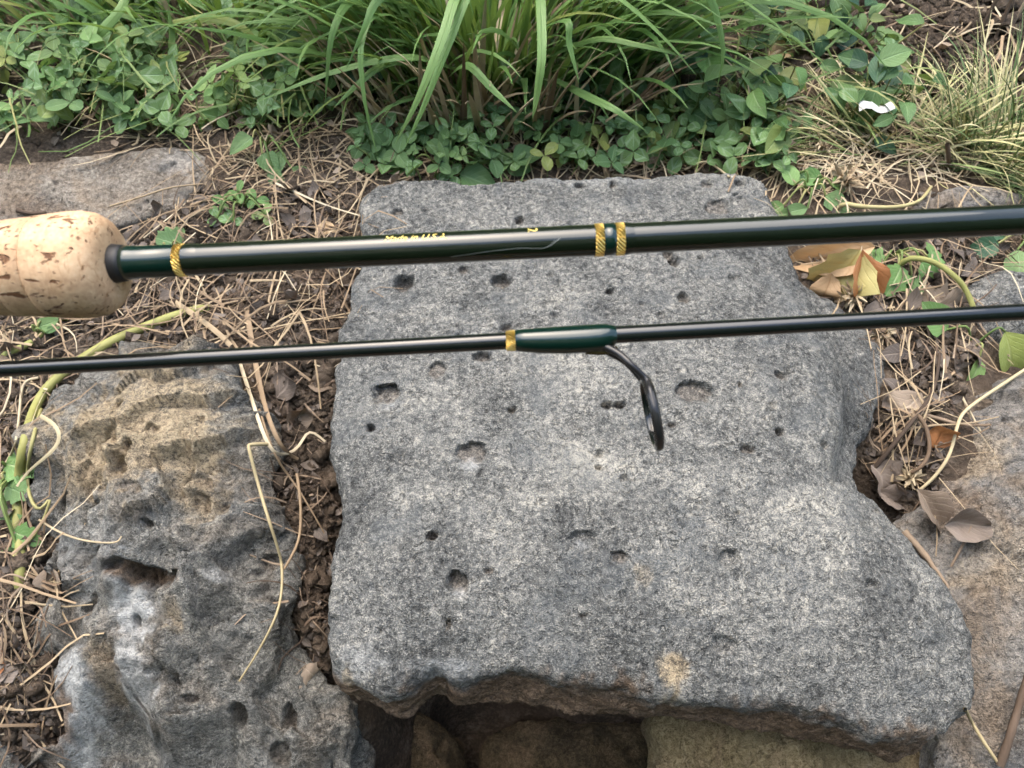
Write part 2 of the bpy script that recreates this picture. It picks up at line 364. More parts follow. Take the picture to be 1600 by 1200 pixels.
# ------------------------------------------------------------------ rocks
SURF = []                                  # (vertices, faces) of everything litter can lie on
def offset(poly, d):
    t = np.roll(poly, -1, 0) - np.roll(poly, 1, 0); n = np.stack([-t[:, 1], t[:, 0]], 1); n /= np.linalg.norm(n, axis=1)[:, None] + 1e-9
    area = 0.5 * np.sum(poly[:, 0] * np.roll(poly[:, 1], -1) - poly[:, 1] * np.roll(poly[:, 0], -1))
    return poly + n * d * (1 if area > 0 else -1)
def rock(name, label, outline, ctrl, mat, thick=0.1, rnd=0.014, voxel=0.0016, bumps=((0.06, 0.003), (0.015, 0.0012), (0.006, 0.0006)),
         pits=(), undercut=0.25, marks=None, ridged=0.0, seed=0, group=None, side=0.012, tiny=0, kind=None, front=0.0, plates=0.0, ledge=None, facet=None):
    o3 = np.array([P(*p) for p in outline]); zf = ZField([*o3, *[P(*c) for c in ctrl]])
    poly = catmull(o3[:, :2], 260, True)
    pr = np.c_[poly, np.zeros(len(poly))]
    poly = poly + np.stack([fbm(pr, 0.03, 3, seed + 5), fbm(pr, 0.03, 3, seed + 9)], 1) * 0.0022
    sl = [(-thick, undercut * thick), (-thick * 0.75, undercut * thick * 0.4), (-thick * 0.45, 0.0), (-rnd, 0.0), (-rnd * 0.6, rnd * 0.1), (-rnd * 0.25, rnd * 0.38), (-rnd * 0.06, rnd * 0.7), (0, rnd * 1.1)]
    v = np.concatenate([np.c_[offset(poly, d), np.full(len(poly), z)] for z, d in sl]); n = len(poly)
    f = grid_faces(len(sl), n, True).tolist() + [list(range(n))[::-1], list(range((len(sl) - 1) * n, len(sl) * n))]
    m0 = bpy.data.meshes.new('tmp'); m0.from_pydata(v.tolist(), [], f)
    ob = bpy.data.objects.new('tmp', m0); COL.objects.link(ob)
    md = ob.modifiers.new('r', 'REMESH'); md.mode = 'VOXEL'; md.voxel_size = voxel; md.adaptivity = 0
    dg = bpy.context.evaluated_depsgraph_get(); ev = ob.evaluated_get(dg); me = ev.to_mesh()
    nv = len(me.vertices); co = np.empty(nv * 3, np.float32); me.vertices.foreach_get('co', co); co = co.reshape(-1, 3).astype(float)
    no = np.empty(nv * 3, np.float32); me.vertices.foreach_get('normal', no); no = no.reshape(-1, 3).astype(float)
    fc = np.empty(len(me.loops), np.int32); me.loops.foreach_get('vertex_index', fc); fc = fc.reshape(-1, 4)
    ev.to_mesh_clear(); bpy.data.objects.remove(ob); bpy.data.meshes.remove(m0)
    up = smooth(0.3, 0.8, no[:, 2]); flat = co.copy()
    co[:, 2] += zf(co)
    if ledge is not None:
        lp = np.array([zf.at(*q)[:2] for q in ledge[0]]); lp = catmull(lp, 60); dd = np.full(nv, 9.0); sg = np.zeros(nv)
        near = np.nonzero((flat[:, 0] > lp[:, 0].min() - .05))[0]; fl = flat[near, :2] + noise(flat[near], 0.02, seed + 70)[:, None] * .003
        for a, b in zip(lp[:-1], lp[1:]):
            ab = b - a; t = np.clip(((fl - a) @ ab) / (ab @ ab), 0, 1); q = fl - a - t[:, None] * ab; r = np.hypot(q[:, 0], q[:, 1])
            c = ab[0] * q[:, 1] - ab[1] * q[:, 0]; m = r < dd[near]; ii = near[m]; dd[ii] = r[m]; sg[ii] = np.sign(c[m])
        sd = np.where(dd < 1, dd * sg, -1.0); co[:, 2] -= ledge[1] * smooth(-.002, .012, sd) * smooth(lp[:, 1].min() - .02, lp[:, 1].min() + .01, flat[:, 1])
    if front: co[:, 1] -= front * smooth(-0.005, -0.06, flat[:, 2]) * (1 - smooth(-0.075, -0.12, flat[:, 2])) * smooth(0.3, 0.8, -no[:, 1]) * (flat[:, 1] < 0.25) * (0.25 + 0.75 * smooth(-0.08, 0.02, flat[:, 0]) * (1 - smooth(0.05, 0.12, flat[:, 0])))
    d = np.zeros(nv)
    for k, (sc, am) in enumerate(bumps):
        d += noise(flat, sc, seed + k * 3) * am
    if ridged:
        w = flat + np.stack([noise(flat, 0.05, seed + 31), noise(flat, 0.05, seed + 32), noise(flat, 0.05, seed + 33)], 1) * 0.012
        d += (0.5 - np.abs(noise(w, 0.045, seed + 40))) * ridged + (0.4 - np.abs(noise(w, 0.018, seed + 41))) * ridged * 0.4
    if facet:                              # broken planes that meet in sharp edges
        fr = np.random.default_rng(seed + 200); ns, slope, amp = facet
        lo_, hi_ = flat[:, :2].min(0), flat[:, :2].max(0); sp_ = fr.uniform(lo_, hi_, (ns, 2)); gr = fr.normal(size=(ns, 2)) * slope; of = fr.normal(size=ns) * amp * .5
        q = flat[:, :2] + np.stack([noise(flat, 0.03, seed + 71), noise(flat, 0.03, seed + 72)], 1) * 0.008
        bd = np.full(nv, 9.0); fd = np.zeros(nv)
        for c_, g_, o_ in zip(sp_, gr, of):
            r_ = np.hypot(q[:, 0] - c_[0], q[:, 1] - c_[1]); m_ = r_ < bd; bd[m_] = r_[m_]; fd[m_] = ((q[m_] - c_) @ g_) + o_
        d += np.clip(fd, -amp, amp) * up
    if plates:
        t = noise(flat, 0.022, seed + 50) + 0.55 * noise(flat, 0.009, seed + 51) + 0.3 * noise(flat, 0.004, seed + 52)
        d += plates * (smooth(-0.07, 0.07, t) + 0.8 * smooth(0.33, 0.43, t) + 0.7 * smooth(-0.5, -0.42, t))
    d += (1 - up) * (fbm(flat, 0.05, 3, seed + 20) * side * 0.45)
    co += no * d[:, None]
    soil = np.zeros(nv)
    for pp in pits:
        px, py, rx, ry, dep = pp[:5]; und = pp[5] if len(pp) > 5 else 0.4
        c = zf.at(px, py); s = np.linalg.norm(c - CAM) * math.cos(math.atan(math.hypot(px - W2, py - H2) / F)) / F
        ax = rx * s; el = abs((c - CAM)[2]) / np.linalg.norm(c - CAM); ay = ry * s / max(el, 0.3)
        q = (np.abs(flat[:, 0] - c[0]) < ax * 1.7) & (np.abs(flat[:, 1] - c[1]) < ay * 1.7) & (no[:, 2] > 0.2)
        ix = np.nonzero(q)[0]
        if not len(ix): continue
        e = np.hypot((flat[ix, 0] - c[0]) / ax, (flat[ix, 1] - c[1]) / ay) + noise(flat[ix], 0.007, seed + 60) * 0.16 + noise(flat[ix], 0.0032, seed + 61) * 0.14
        g = (1 - smooth(0.66, 0.98, e)) * dep
        co[ix] += g[:, None] * np.array([0, und, -1.0])
        if dep > 0.004: soil[ix] = np.maximum(soil[ix], smooth(0.55, 0.95, g / dep) * 0.25)
    if tiny:
        tr = np.random.default_rng(seed + 77); top = np.nonzero(no[:, 2] > 0.5)[0]
        for c in flat[tr.choice(top, tiny)]:
            r = tr.uniform(0.0018, 0.0038) * (1 + 0.8 * (tr.random() < 0.12))
            ix = np.nonzero((np.abs(flat[:, 0] - c[0]) < r * 1.5) & (np.abs(flat[:, 1] - c[1]) < r * 1.5) & (no[:, 2] > 0.2))[0]
            e = np.hypot(flat[ix, 0] - c[0], (flat[ix, 1] - c[1]) * tr.uniform(0.7, 1.5)) / r
            co[ix] += ((1 - smooth(0.4, 1.0, e)) * r * 1.3)[:, None] * np.array([0, 0.3, -1.0])
    at = {'ochre': np.zeros(nv), 'pale': np.zeros(nv), 'soil': soil, 'lichen': np.zeros(nv)}
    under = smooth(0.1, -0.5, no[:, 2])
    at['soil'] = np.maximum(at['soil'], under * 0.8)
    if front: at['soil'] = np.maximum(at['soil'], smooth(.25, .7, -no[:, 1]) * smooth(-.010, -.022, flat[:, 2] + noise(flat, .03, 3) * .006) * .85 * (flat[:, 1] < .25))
    wob = fbm(flat, 0.05, 3, seed + 90) * 0.42 + noise(flat, 0.006, seed + 95) * 0.3 + noise(flat, 0.0035, seed + 96) * 0.2 if marks else 0
    for (key, px, py, rx, ry, st) in (marks or ()):
        c = zf.at(px, py); s = np.linalg.norm(c - CAM) / F; el = abs((c - CAM)[2]) / np.linalg.norm(c - CAM)
        e = np.hypot((flat[:, 0] - c[0]) / (rx * s), (flat[:, 1] - c[1]) / (ry * s / el)) + wob
        w_ = (1 - smooth(0.45, 1.05, e)) * st
        at[key] = at[key] + w_ if key == 'lichen' else np.maximum(at[key], w_)
    SURF.append((co, fc))
    org = co.mean(0); org[2] = co[:, 2].min()
    me = mesh(name, co - org, fc, mat, None, at)
    ob = link(name, me, None, label, 'rock', group, kind, org)
    return ob, zf

MAIN = [(566,345,0),(574,305,0),(612,286,0),(700,284,0),(732,291,0),(800,286,0),(900,279,0),(1000,276,0),(1062,269,0),(1130,273,0),(1200,287,-.004),
        (1226,330,-.008),(1238,380,-.012),(1252,425,-.018),(1292,450,-.028),(1332,475,-.034),(1386,520,-.040),(1398,560,-.042),(1386,605,-.042),(1374,645,-.042),
        (1346,690,-.040),(1342,725,-.036),(1362,765,-.034),(1398,815,-.034),(1444,872,-.036),(1490,932,-.04),(1510,975,-.045),(1518,1030,-.052),(1518,1085,-.06),
        (1490,1128,-.066),(1430,1150,-.066),(1340,1130,-.058),(1240,1105,-.05),(1150,1096,-.045),(1060,1080,-.042),(1000,1078,-.04),(940,1072,-.04),
        (880,1058,-.038),(820,1048,-.036),(760,1048,-.034),(712,1055,-.034),(690,1042,-.033),(650,1058,-.033),(612,1074,-.034),(562,1056,-.03),
        (532,1042,-.028),(515,1000,-.024),(518,940,-.02),(524,880,-.016),(541,820,-.012),(536,770,-.01),(522,720,-.008),(517,650,-.005),
        (521,600,-.004),(532,550,-.003),(526,518,-.003),(550,482,-.003),(560,440,-.001),(566,390,0)]
MAIN_C = [(900,350,.004),(1150,350,.002),(700,400,.004),(950,500,.006),(750,600,.004),(1000,650,.006),(1215,480,.002),(1290,570,-.004),(1300,640,-.006),(1285,700,-.010),
          (1290,760,-.012),(1340,850,-.016),(1400,930,-.022),(1430,1010,-.034),(700,800,-.002),(1000,850,-.002),(1200,900,-.012),(700,960,-.012),(950,1000,-.018),(1200,1040,-.030),(600,700,.002),(590,900,-.006)]
MAIN_P = [(632,445,18,12,.012),(782,440,19,11,.010),(952,458,8,6,.009),(1068,465,11,9,.008),(1044,398,10,14,.010),(1052,410,10,8,.012),(905,292,9,5,.008),(957,291,6,6,.007),
          (622,335,10,7,.006),(812,347,8,6,.007),(792,512,11,7,.006),(752,557,15,9,.008),(603,616,24,20,.010,.8),(683,580,17,15,.005,.7),(578,671,7,6,.010),(737,712,28,22,.006,.7),
          (948,635,11,6,.010),(968,635,10,6,.010),(800,638,7,4,.006),(1085,615,34,18,.0065,.7),(1220,588,11,8,.006),(1215,680,8,6,.009),(1167,706,14,7,.005),(1155,603,5,4,.006),
          (1050,665,9,5,.005),(675,840,11,8,.010),(716,914,18,19,.008,.8),(912,850,26,18,.004,.7),(968,875,17,11,.005,.7),(1140,875,20,13,.004,.7),(1120,324,22,14,.005,.6),(1155,318,15,13,.004,.6),
          (1032,497,9,7,.004),(1003,478,8,5,.004),(865,495,8,4,.004),(1145,437,8,5,.004),(935,730,7,5,.005),(975,750,8,5,.004),(700,978,7,8,.006),(912,964,5,4,.006),(765,895,9,6,.005),
          (1105,290,10,6,.005),(725,425,10,6,.005),(890,678,22,16,.0025,0),(1365,915,14,7,.004),(1130,1010,22,15,.004,.6),(850,765,14,10,.0025),(620,720,16,12,.0025)]
MAIN_M = [('lichen',880,745,90,60,.055),('lichen',1190,800,130,80,.046),('lichen',1020,900,90,60,.033),('lichen',700,400,110,60,.033),('lichen',1270,960,110,80,.033),('lichen',930,590,110,60,.029),('lichen',680,870,130,80,-.033),('lichen',1040,1010,170,50,-.033),('lichen',590,760,70,90,-.013),('lichen',1400,980,60,90,-.026),('lichen',1340,600,60,110,-.029),('lichen',600,660,60,60,.033),
          ('pale',605,635,18,12,.35),('pale',735,730,18,12,.4),('pale',720,932,14,8,.7),('pale',910,858,18,12,.3),('pale',700,1040,60,12,.45),('pale',560,1035,40,20,.25),
          ('ochre',1052,1050,26,26,.9),('ochre',540,1052,10,12,.8),('ochre',1000,900,25,20,.3),('pale',900,280,120,16,.15),
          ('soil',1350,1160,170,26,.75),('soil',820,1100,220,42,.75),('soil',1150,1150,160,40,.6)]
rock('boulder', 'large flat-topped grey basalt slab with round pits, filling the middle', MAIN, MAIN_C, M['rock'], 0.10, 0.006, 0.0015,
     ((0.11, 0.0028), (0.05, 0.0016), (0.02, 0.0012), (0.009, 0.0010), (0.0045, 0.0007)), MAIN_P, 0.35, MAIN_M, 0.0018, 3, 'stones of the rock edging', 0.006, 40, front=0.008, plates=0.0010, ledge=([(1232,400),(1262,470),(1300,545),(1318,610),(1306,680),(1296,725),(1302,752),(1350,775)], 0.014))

LEFT = [(60,640,-.045),(95,600,-.035),(170,572,-.03),(260,545,-.032),(320,560,-.035),(352,585,-.04),(372,640,-.045),(400,700,-.055),(420,760,-.07),(426,840,-.09),(432,930,-.11),
        (440,1010,-.13),(500,1060,-.15),(530,1110,-.165),(545,1200,-.19),(540,1290,-.22),(300,1330,-.24),(100,1300,-.22),(70,1210,-.19),(110,1150,-.17),(56,1085,-.15),(96,1020,-.13),(88,960,-.115),
        (98,900,-.10),(80,840,-.09),(58,780,-.08),(44,700,-.06)]
LEFT_C = [(200,650,-.02),(300,640,-.026),(250,720,-.03),(150,720,-.035),(330,740,-.045),(300,840,-.06),(200,830,-.055),(360,850,-.075),(200,940,-.075),(250,960,-.085),(320,940,-.085),(380,960,-.11),
          (245,1000,-.078),(190,1030,-.105),(225,1075,-.095),(130,1070,-.11),(300,1050,-.145),(340,1010,-.12),(380,1080,-.155),(450,1120,-.15),(240,1140,-.19),(350,1180,-.19),(460,1180,-.18),(90,1120,-.15)]
LEFT_P = [(170,685,22,12,.008),(185,712,18,10,.006),(130,702,22,14,.004),(200,700,10,7,.008),(184,735,18,13,.009),(180,722,14,9,.004),(236,672,14,6,.006),(310,745,16,12,.006),(210,775,22,10,.005),(135,745,14,18,.006),
          (235,824,8,6,.010),(310,780,14,14,.007),(100,785,14,14,.012),(155,878,18,9,.012),(150,940,12,7,.006),(205,900,40,8,.012,.6),(245,905,40,12,.012,.6),(140,953,12,6,.010),(212,970,8,6,.010),(260,965,14,12,.004,0),
          (272,1060,8,6,.008),(300,1098,16,6,.010),(385,1128,14,12,.016),(450,1125,12,22,.012),(413,880,9,12,.010),(440,1185,22,16,.014),(165,1045,30,36,.010,0),(95,1140,26,26,.02,0),(290,870,8,5,.006),(350,790,12,10,.005),(230,735,10,6,.004)]
LEFT_M = [('ochre',230,660,165,85,.85),('ochre',150,715,80,45,.55),('ochre',300,760,55,40,.65),('ochre',265,965,18,18,.5),('pale',205,960,40,50,.75),('pale',210,1050,30,50,.55),('pale',110,1080,40,36,.85),('pale',130,1160,20,60,.7),
          ('ochre',165,1045,28,34,.45),('soil',225,905,50,12,.9),('soil',100,1140,26,30,.8),('pale',350,910,22,10,.5),('pale',140,880,60,40,.25)]
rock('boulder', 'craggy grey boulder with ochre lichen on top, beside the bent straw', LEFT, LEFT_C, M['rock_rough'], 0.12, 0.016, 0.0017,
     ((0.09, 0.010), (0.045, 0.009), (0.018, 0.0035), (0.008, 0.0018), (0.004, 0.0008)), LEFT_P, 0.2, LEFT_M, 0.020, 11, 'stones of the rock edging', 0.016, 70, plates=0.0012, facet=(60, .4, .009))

RIGHT_ = [(1690,560,-.04),(1600,565,-.05),(1545,585,-.055),(1530,630,-.06),(1500,680,-.07),(1465,700,-.08),(1455,760,-.085),(1420,800,-.09),(1395,830,-.10),(1400,900,-.11),(1440,980,-.115),(1460,1060,-.12),
          (1470,1150,-.13),(1480,1230,-.14),(1600,1280,-.15),(1800,1200,-.12),(1850,900,-.07),(1800,650,-.04)]
RIGHT_C = [(1600,650,-.05),(1600,750,-.055),(1560,700,-.062),(1490,740,-.092),(1470,800,-.098),(1500,780,-.09),(1550,850,-.075),(1480,870,-.1),(1560,950,-.09),(1600,850,-.06),(1540,1050,-.105),(1600,1050,-.1),(1580,1150,-.12)]
RIGHT_P = [(1520,700,20,14,.004),(1560,800,40,12,.003),(1590,730,18,10,.004)]
rock('boulder', 'brown-stained sloping boulder under the curled dead leaf, beyond the straw and twigs', RIGHT_, RIGHT_C, M['rock_brown'], 0.12, 0.02, 0.002,
     ((0.10, 0.006), (0.04, 0.004), (0.016, 0.0018), (0.007, 0.0009)), RIGHT_P, 0.15, [('ochre',1510,720,46,30,.35),('ochre',1590,860,60,40,.22),('soil',1480,800,40,40,.5)], 0.006, 23, 'stones of the rock edging', 0.012, 60, facet=(30, .2, .006))

rock('flat_stone', 'flat weathered tan stone lying behind the cork grip', [(-90,258,-.022),(40,252,-.022),(130,242,-.022),(230,230,-.022),(295,228,-.022),(330,256,-.026),(318,288,-.032),(262,324,-.038),(210,346,-.042),(80,362,-.045),(-90,372,-.045)],
     [(100,290,-.028),(250,270,-.026),(0,310,-.033)], M['rock_flat'], 0.06, 0.007, 0.0018, ((0.08, 0.002), (0.03, 0.0014), (0.012, 0.001), (0.005, 0.0006)), [(260,268,14,8,.004)], 0.1,
     [('soil',40,255,80,10,.5),('pale',280,255,40,20,.25),('soil',60,330,70,12,.4)], 0.004, 31, 'stones of the rock edging', 0.008, 30)
rock('stone', 'rounded grey-brown stone below the fine-leaved grass tuft', [(1436,320,-.014),(1448,296,-.010),(1478,282,-.006),(1530,276,-.004),(1600,286,-.004),(1680,300,-.004),(1690,345,-.03),(1600,352,-.034),(1500,352,-.036),(1448,346,-.036)],
     [(1510,305,.004),(1600,318,.004)], M['rock_brown'], 0.06, 0.016, 0.0019, ((0.06, 0.004), (0.02, 0.002), (0.008, 0.001)), (), 0.1, (), 0.004, 37, 'stones of the rock edging', 0.008, 25)
rock('stone', 'pale grey stone at the edge between the two rods', [(1500,470,-.04),(1512,440,-.036),(1545,424,-.032),(1600,418,-.028),(1700,420,-.025),(1720,500,-.035),(1600,530,-.045),(1530,515,-.045)],
     [(1600,470,-.022)], M['rock'], 0.06, 0.016, 0.0019, ((0.06, 0.004), (0.02, 0.002), (0.008, 0.001)), (), 0.1, (), 0.004, 41, 'stones of the rock edging', 0.008, 20)
rock('stone', 'small grey stone cut off by the lower corner beside the rusty litter', [(-80,1080,-.14),(-10,1086,-.14),(14,1110,-.145),(22,1150,-.15),(14,1230,-.16),(-90,1230,-.16)],
     [(-20,1150,-.13)], M['rock_rough'], 0.06, 0.012, 0.0019, ((0.05, 0.004), (0.02, 0.002), (0.008, 0.001)), (), 0.1, (), 0.004, 43, 'stones of the rock edging', 0.008, 10)
# stones of the wall below the overhang
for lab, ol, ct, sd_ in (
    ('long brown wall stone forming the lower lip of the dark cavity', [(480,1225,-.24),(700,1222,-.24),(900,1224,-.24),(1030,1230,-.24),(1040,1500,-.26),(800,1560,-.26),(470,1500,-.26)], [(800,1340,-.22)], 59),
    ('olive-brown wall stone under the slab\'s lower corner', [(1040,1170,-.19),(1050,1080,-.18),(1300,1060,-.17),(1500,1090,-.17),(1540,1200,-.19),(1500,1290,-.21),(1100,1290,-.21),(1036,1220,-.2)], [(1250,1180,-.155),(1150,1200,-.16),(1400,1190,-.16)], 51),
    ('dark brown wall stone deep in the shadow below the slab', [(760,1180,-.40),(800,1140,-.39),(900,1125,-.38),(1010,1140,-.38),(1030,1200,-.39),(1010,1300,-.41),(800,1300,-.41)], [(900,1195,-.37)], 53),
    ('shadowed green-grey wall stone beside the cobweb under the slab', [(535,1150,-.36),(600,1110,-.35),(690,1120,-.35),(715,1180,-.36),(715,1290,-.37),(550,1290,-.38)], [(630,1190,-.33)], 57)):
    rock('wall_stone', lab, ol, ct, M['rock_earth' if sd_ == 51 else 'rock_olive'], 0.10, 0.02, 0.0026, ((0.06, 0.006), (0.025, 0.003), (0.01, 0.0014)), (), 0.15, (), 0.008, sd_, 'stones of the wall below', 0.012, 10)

# ------------------------------------------------------------------ ground
TC = [(-100,215,-.022),(200,205,-.022),(400,215,-.022),(800,210,-.022),(1200,240,-.022),(1600,262,-.024),(1800,262,-.024),(-100,0,.0),(400,0,.0),(800,0,.0),(1200,0,.01),(1600,0,.05),(1800,0,.05),(1400,60,.025),(1250,110,.0),
      (345,262,-.026),(345,300,-.034),(320,312,-.036),(150,350,-.058),(285,335,-.044),(450,400,-.045),(510,300,-.034),(300,500,-.055),(230,400,-.055),(100,350,-.055),(0,360,-.055),(50,540,-.055),(-50,540,-.055),(20,700,-.07),(-60,700,-.07),(10,900,-.088),(60,960,-.105),(90,1050,-.132),(60,1190,-.165),(-60,900,-.09),(-60,1200,-.17),
      (460,500,-.05),(450,640,-.07),(470,740,-.088),(480,850,-.108),(475,950,-.125),(480,1050,-.15),(500,1110,-.18),(700,600,-.1),(900,700,-.12),(1000,400,-.07),(800,300,-.05),(1100,300,-.05),
      (1270,360,-.032),(1330,470,-.046),(1450,560,-.055),(1400,680,-.075),(1450,480,-.046),(1420,780,-.10),(1560,400,-.034),(1560,340,-.034),(1700,500,-.06),(1480,900,-.13),(1400,620,-.066),(1500,1000,-.15),(1750,900,-.14),(1500,1190,-.22),
      (700,1150,-.45),(1000,1180,-.45),(560,1190,-.42),(850,1100,-.40),(1300,1180,-.36),(900,950,-.2),(250,800,-.12),(300,1000,-.17),(300,1200,-.3)]
tz = ZField([P(*t) for t in TC])
def terrain():
    fx = np.arange(-0.80, 0.801, 0.0042); fy = np.arange(0.0, 1.42, 0.0042)
    g = 0.0042 * 1.35 ** np.arange(1, 36); g = np.cumsum(g); g = g[g < 260]
    xs = np.concatenate([fx[0] - g[::-1], fx, fx[-1] + g]); ys = np.concatenate([fy[0] - g[::-1], fy, fy[-1] + g])
    X, Y = np.meshgrid(xs, ys, indexing='ij'); v = np.stack([X.ravel(), Y.ravel(), np.zeros(X.size)], 1)
    cx, cy = np.clip(v[:, 0], -1.0, 1.0), np.clip(v[:, 1], 0.04, 1.3)
    z = tz(np.stack([cx, cy], 1))
    z += smooth(1.15, 2.2, v[:, 1]) * 0.25
    z = z * smooth(-0.02, 0.10, v[:, 1]) - 0.62 * (1 - smooth(-0.02, 0.10, v[:, 1]))
    z += fbm(v, 0.06, 3, 5) * 0.007 + noise(v, 0.012, 8) * 0.0028 + noise(v, 0.006, 9) * 0.0012
    v[:, 2] = z
    f = grid_faces(len(xs), len(ys))
    SURF.append((v, f))
    link('ground', mesh('ground', v, f[:, ::-1].copy() if False else f, M['soil']), kind='structure', label='dark brown garden soil with bare crumbly patches')
terrain()

_av, _af, _n = [], [], 0
for v, f in SURF:
    keep = np.ones(len(f), bool)
    _av.append(v); _af.append(f + _n); _n += len(v)
BVH = BVHTree.FromPolygons(np.concatenate(_av).tolist(), np.concatenate(_af).tolist())
def hit(px, py):
    h = BVH.ray_cast(Vector(CAM), Vector(nrm(ray(px, py))))
    return np.array(h[0]) if h[0] is not None else P(px, py, -.05)
def drop(x, y):
    h = BVH.ray_cast(Vector((x, y, 0.4)), Vector((0, 0, -1)))
    return h[0].z if h[0] is not None else -0.05
def drape(pix, n=14, lift=0.003, arch=None):   # a line over the surfaces, along photo points (px, py[, extra lift])
    out = []
    for q in catmull([(a[0], a[1], a[2] if len(a) > 2 else 0.0) for a in pix], n):
        p = hit(q[0], q[1]); out.append(p - nrm(ray(q[0], q[1])) * (lift + q[2]))
    out = np.array(out)
    for _ in range(2): out[1:-1] = out[1:-1] * 0.5 + (out[:-2] + out[2:]) * 0.25
    return out
#PART2
GROUND_F0 = sum(len(f) for _, f in SURF[:-1])
def ghit(px, py):                              # the same, only where bare ground is what one sees
    h = BVH.ray_cast(Vector(CAM), Vector(nrm(ray(px, py))))
    return np.array(h[0]) if h[0] is not None and h[2] >= GROUND_F0 else None

# ------------------------------------------------------------------ fishing rods
def cork_mat():
    k = NT('cork'); co = k.obj()
    st = k.stretch(co, (0.45, 1, 1))
    a = k.noise(st, 90, 5, 0.6); b = k.noise(co, 700, 3, 0.6); c = k.noise(k.stretch(co, (3, 1, 1)), 40, 3)
    col = k.ramp(k.math('ADD', k.math('MULTIPLY', a, 0.6), k.math('MULTIPLY', b, 0.4)), [(0.36, (0.40, 0.245, 0.14)), (0.52, (0.56, 0.375, 0.225)), (0.66, (0.66, 0.48, 0.31))])
    col = k.mix(k.ramp(c, [(0.5, 0.0), (0.7, 0.35)]), col, (0.55, 0.33, 0.17))
    g = k.noise(k.stretch(co, (0.4, 1, 1)), 330, 3, 0.55, 0.5); big = k.noise(co, 60, 2)
    pit = k.ramp(k.math('ADD', g, k.math('MULTIPLY', k.math('SUBTRACT', big, 0.5), 0.45)), [(0.63, 0.0), (0.665, 1.0)])
    fp = k.ramp(k.noise(k.stretch(co, (0.5, 1, 1)), 900, 2, 0.5), [(0.66, 0.0), (0.71, 1.0)])
    pit = k.math('MAXIMUM', pit, k.math('MULTIPLY', fp, 0.7))
    col = k.mix(pit, col, (0.13, 0.06, 0.028))
    ln = k.ramp(k.math('ABSOLUTE', k.math('SUBTRACT', k.noise(k.stretch(co, (5, 1, 1)), 60, 3), 0.5)), [(0.0, 1.0), (0.012, 0.0)])
    col = k.mix(k.math('MULTIPLY', ln, 0.6), col, (0.34, 0.18, 0.08))
    k.set(Base_Color=col, Roughness=0.7); k.b.inputs['Specular IOR Level'].default_value = 0.3
    k.l(k.bump(k.math('SUBTRACT', k.math('MULTIPLY', b, 0.12), pit), 0.0009, 1.0), k.b.inputs['Normal'])
    return k.m
M['cork'] = cork_mat()
def gloss(name, c, rough=0.1, coat=1.0):
    k = NT(name); co = k.obj()
    sm = k.noise(k.stretch(co, (0.3, 1, 1)), 160, 4)
    k.set(Base_Color=k.mix(k.math('MULTIPLY', sm, 0.5), c, (c[0] * 1.8, c[1] * 1.7, c[2] * 1.6)), Roughness=k.math('ADD', rough, k.math('MULTIPLY', sm, 0.10)))
    k.b.inputs['Specular IOR Level'].default_value = 0.12
    k.b.inputs['Coat Weight'].default_value = coat; k.b.inputs['Coat Roughness'].default_value = 0.025; k.b.inputs['Coat IOR'].default_value = 1.55
    return k.m
M['blank'] = gloss('dark olive blank', (0.004, 0.0065, 0.003), 0.3)
M['tip_blank'] = gloss('black graphite blank', (0.004, 0.005, 0.005), 0.3, 1.0)
M['thread'] = gloss('dark green thread wrap', (0.001, 0.011, 0.008), 0.3)
M['check'] = plain('black rubber', (0.012, 0.012, 0.014), 0.55).m
M['guide'] = gloss('black guide metal', (0.012, 0.012, 0.013), 0.25, 0.5)
M['scratch'] = plain('scratched clear coat', (0.12, 0.13, 0.12), 0.6).m
M['epoxy'] = plain('clear epoxy edge', (0.05, 0.035, 0.012), 0.2).m
def gold_mat(name, weave):
    k = NT(name); uv = k.n('UVMap').outputs[0]
    w = k.n('TexWave', bands_direction='DIAGONAL'); w.inputs['Scale'].default_value = weave; w.inputs['Distortion'].default_value = 2.0; w.inputs['Detail'].default_value = 2.0
    k.l(k.stretch(uv, (1.0, 1.4, 1)), w.inputs[0])
    k.set(Base_Color=k.mix(w.outputs[1], (0.80, 0.42, 0.06), (1.0, 0.72, 0.22)), Metallic=0.95, Roughness=0.3)
    k.l(k.bump(w.outputs[1], 0.0012, 1.0), k.b.inputs['Normal'])
    return k.m
M['gold'] = gold_mat('gold thread', 1.4)
M['ink'] = plain('gold ink', (0.78, 0.60, 0.16), 0.5).m

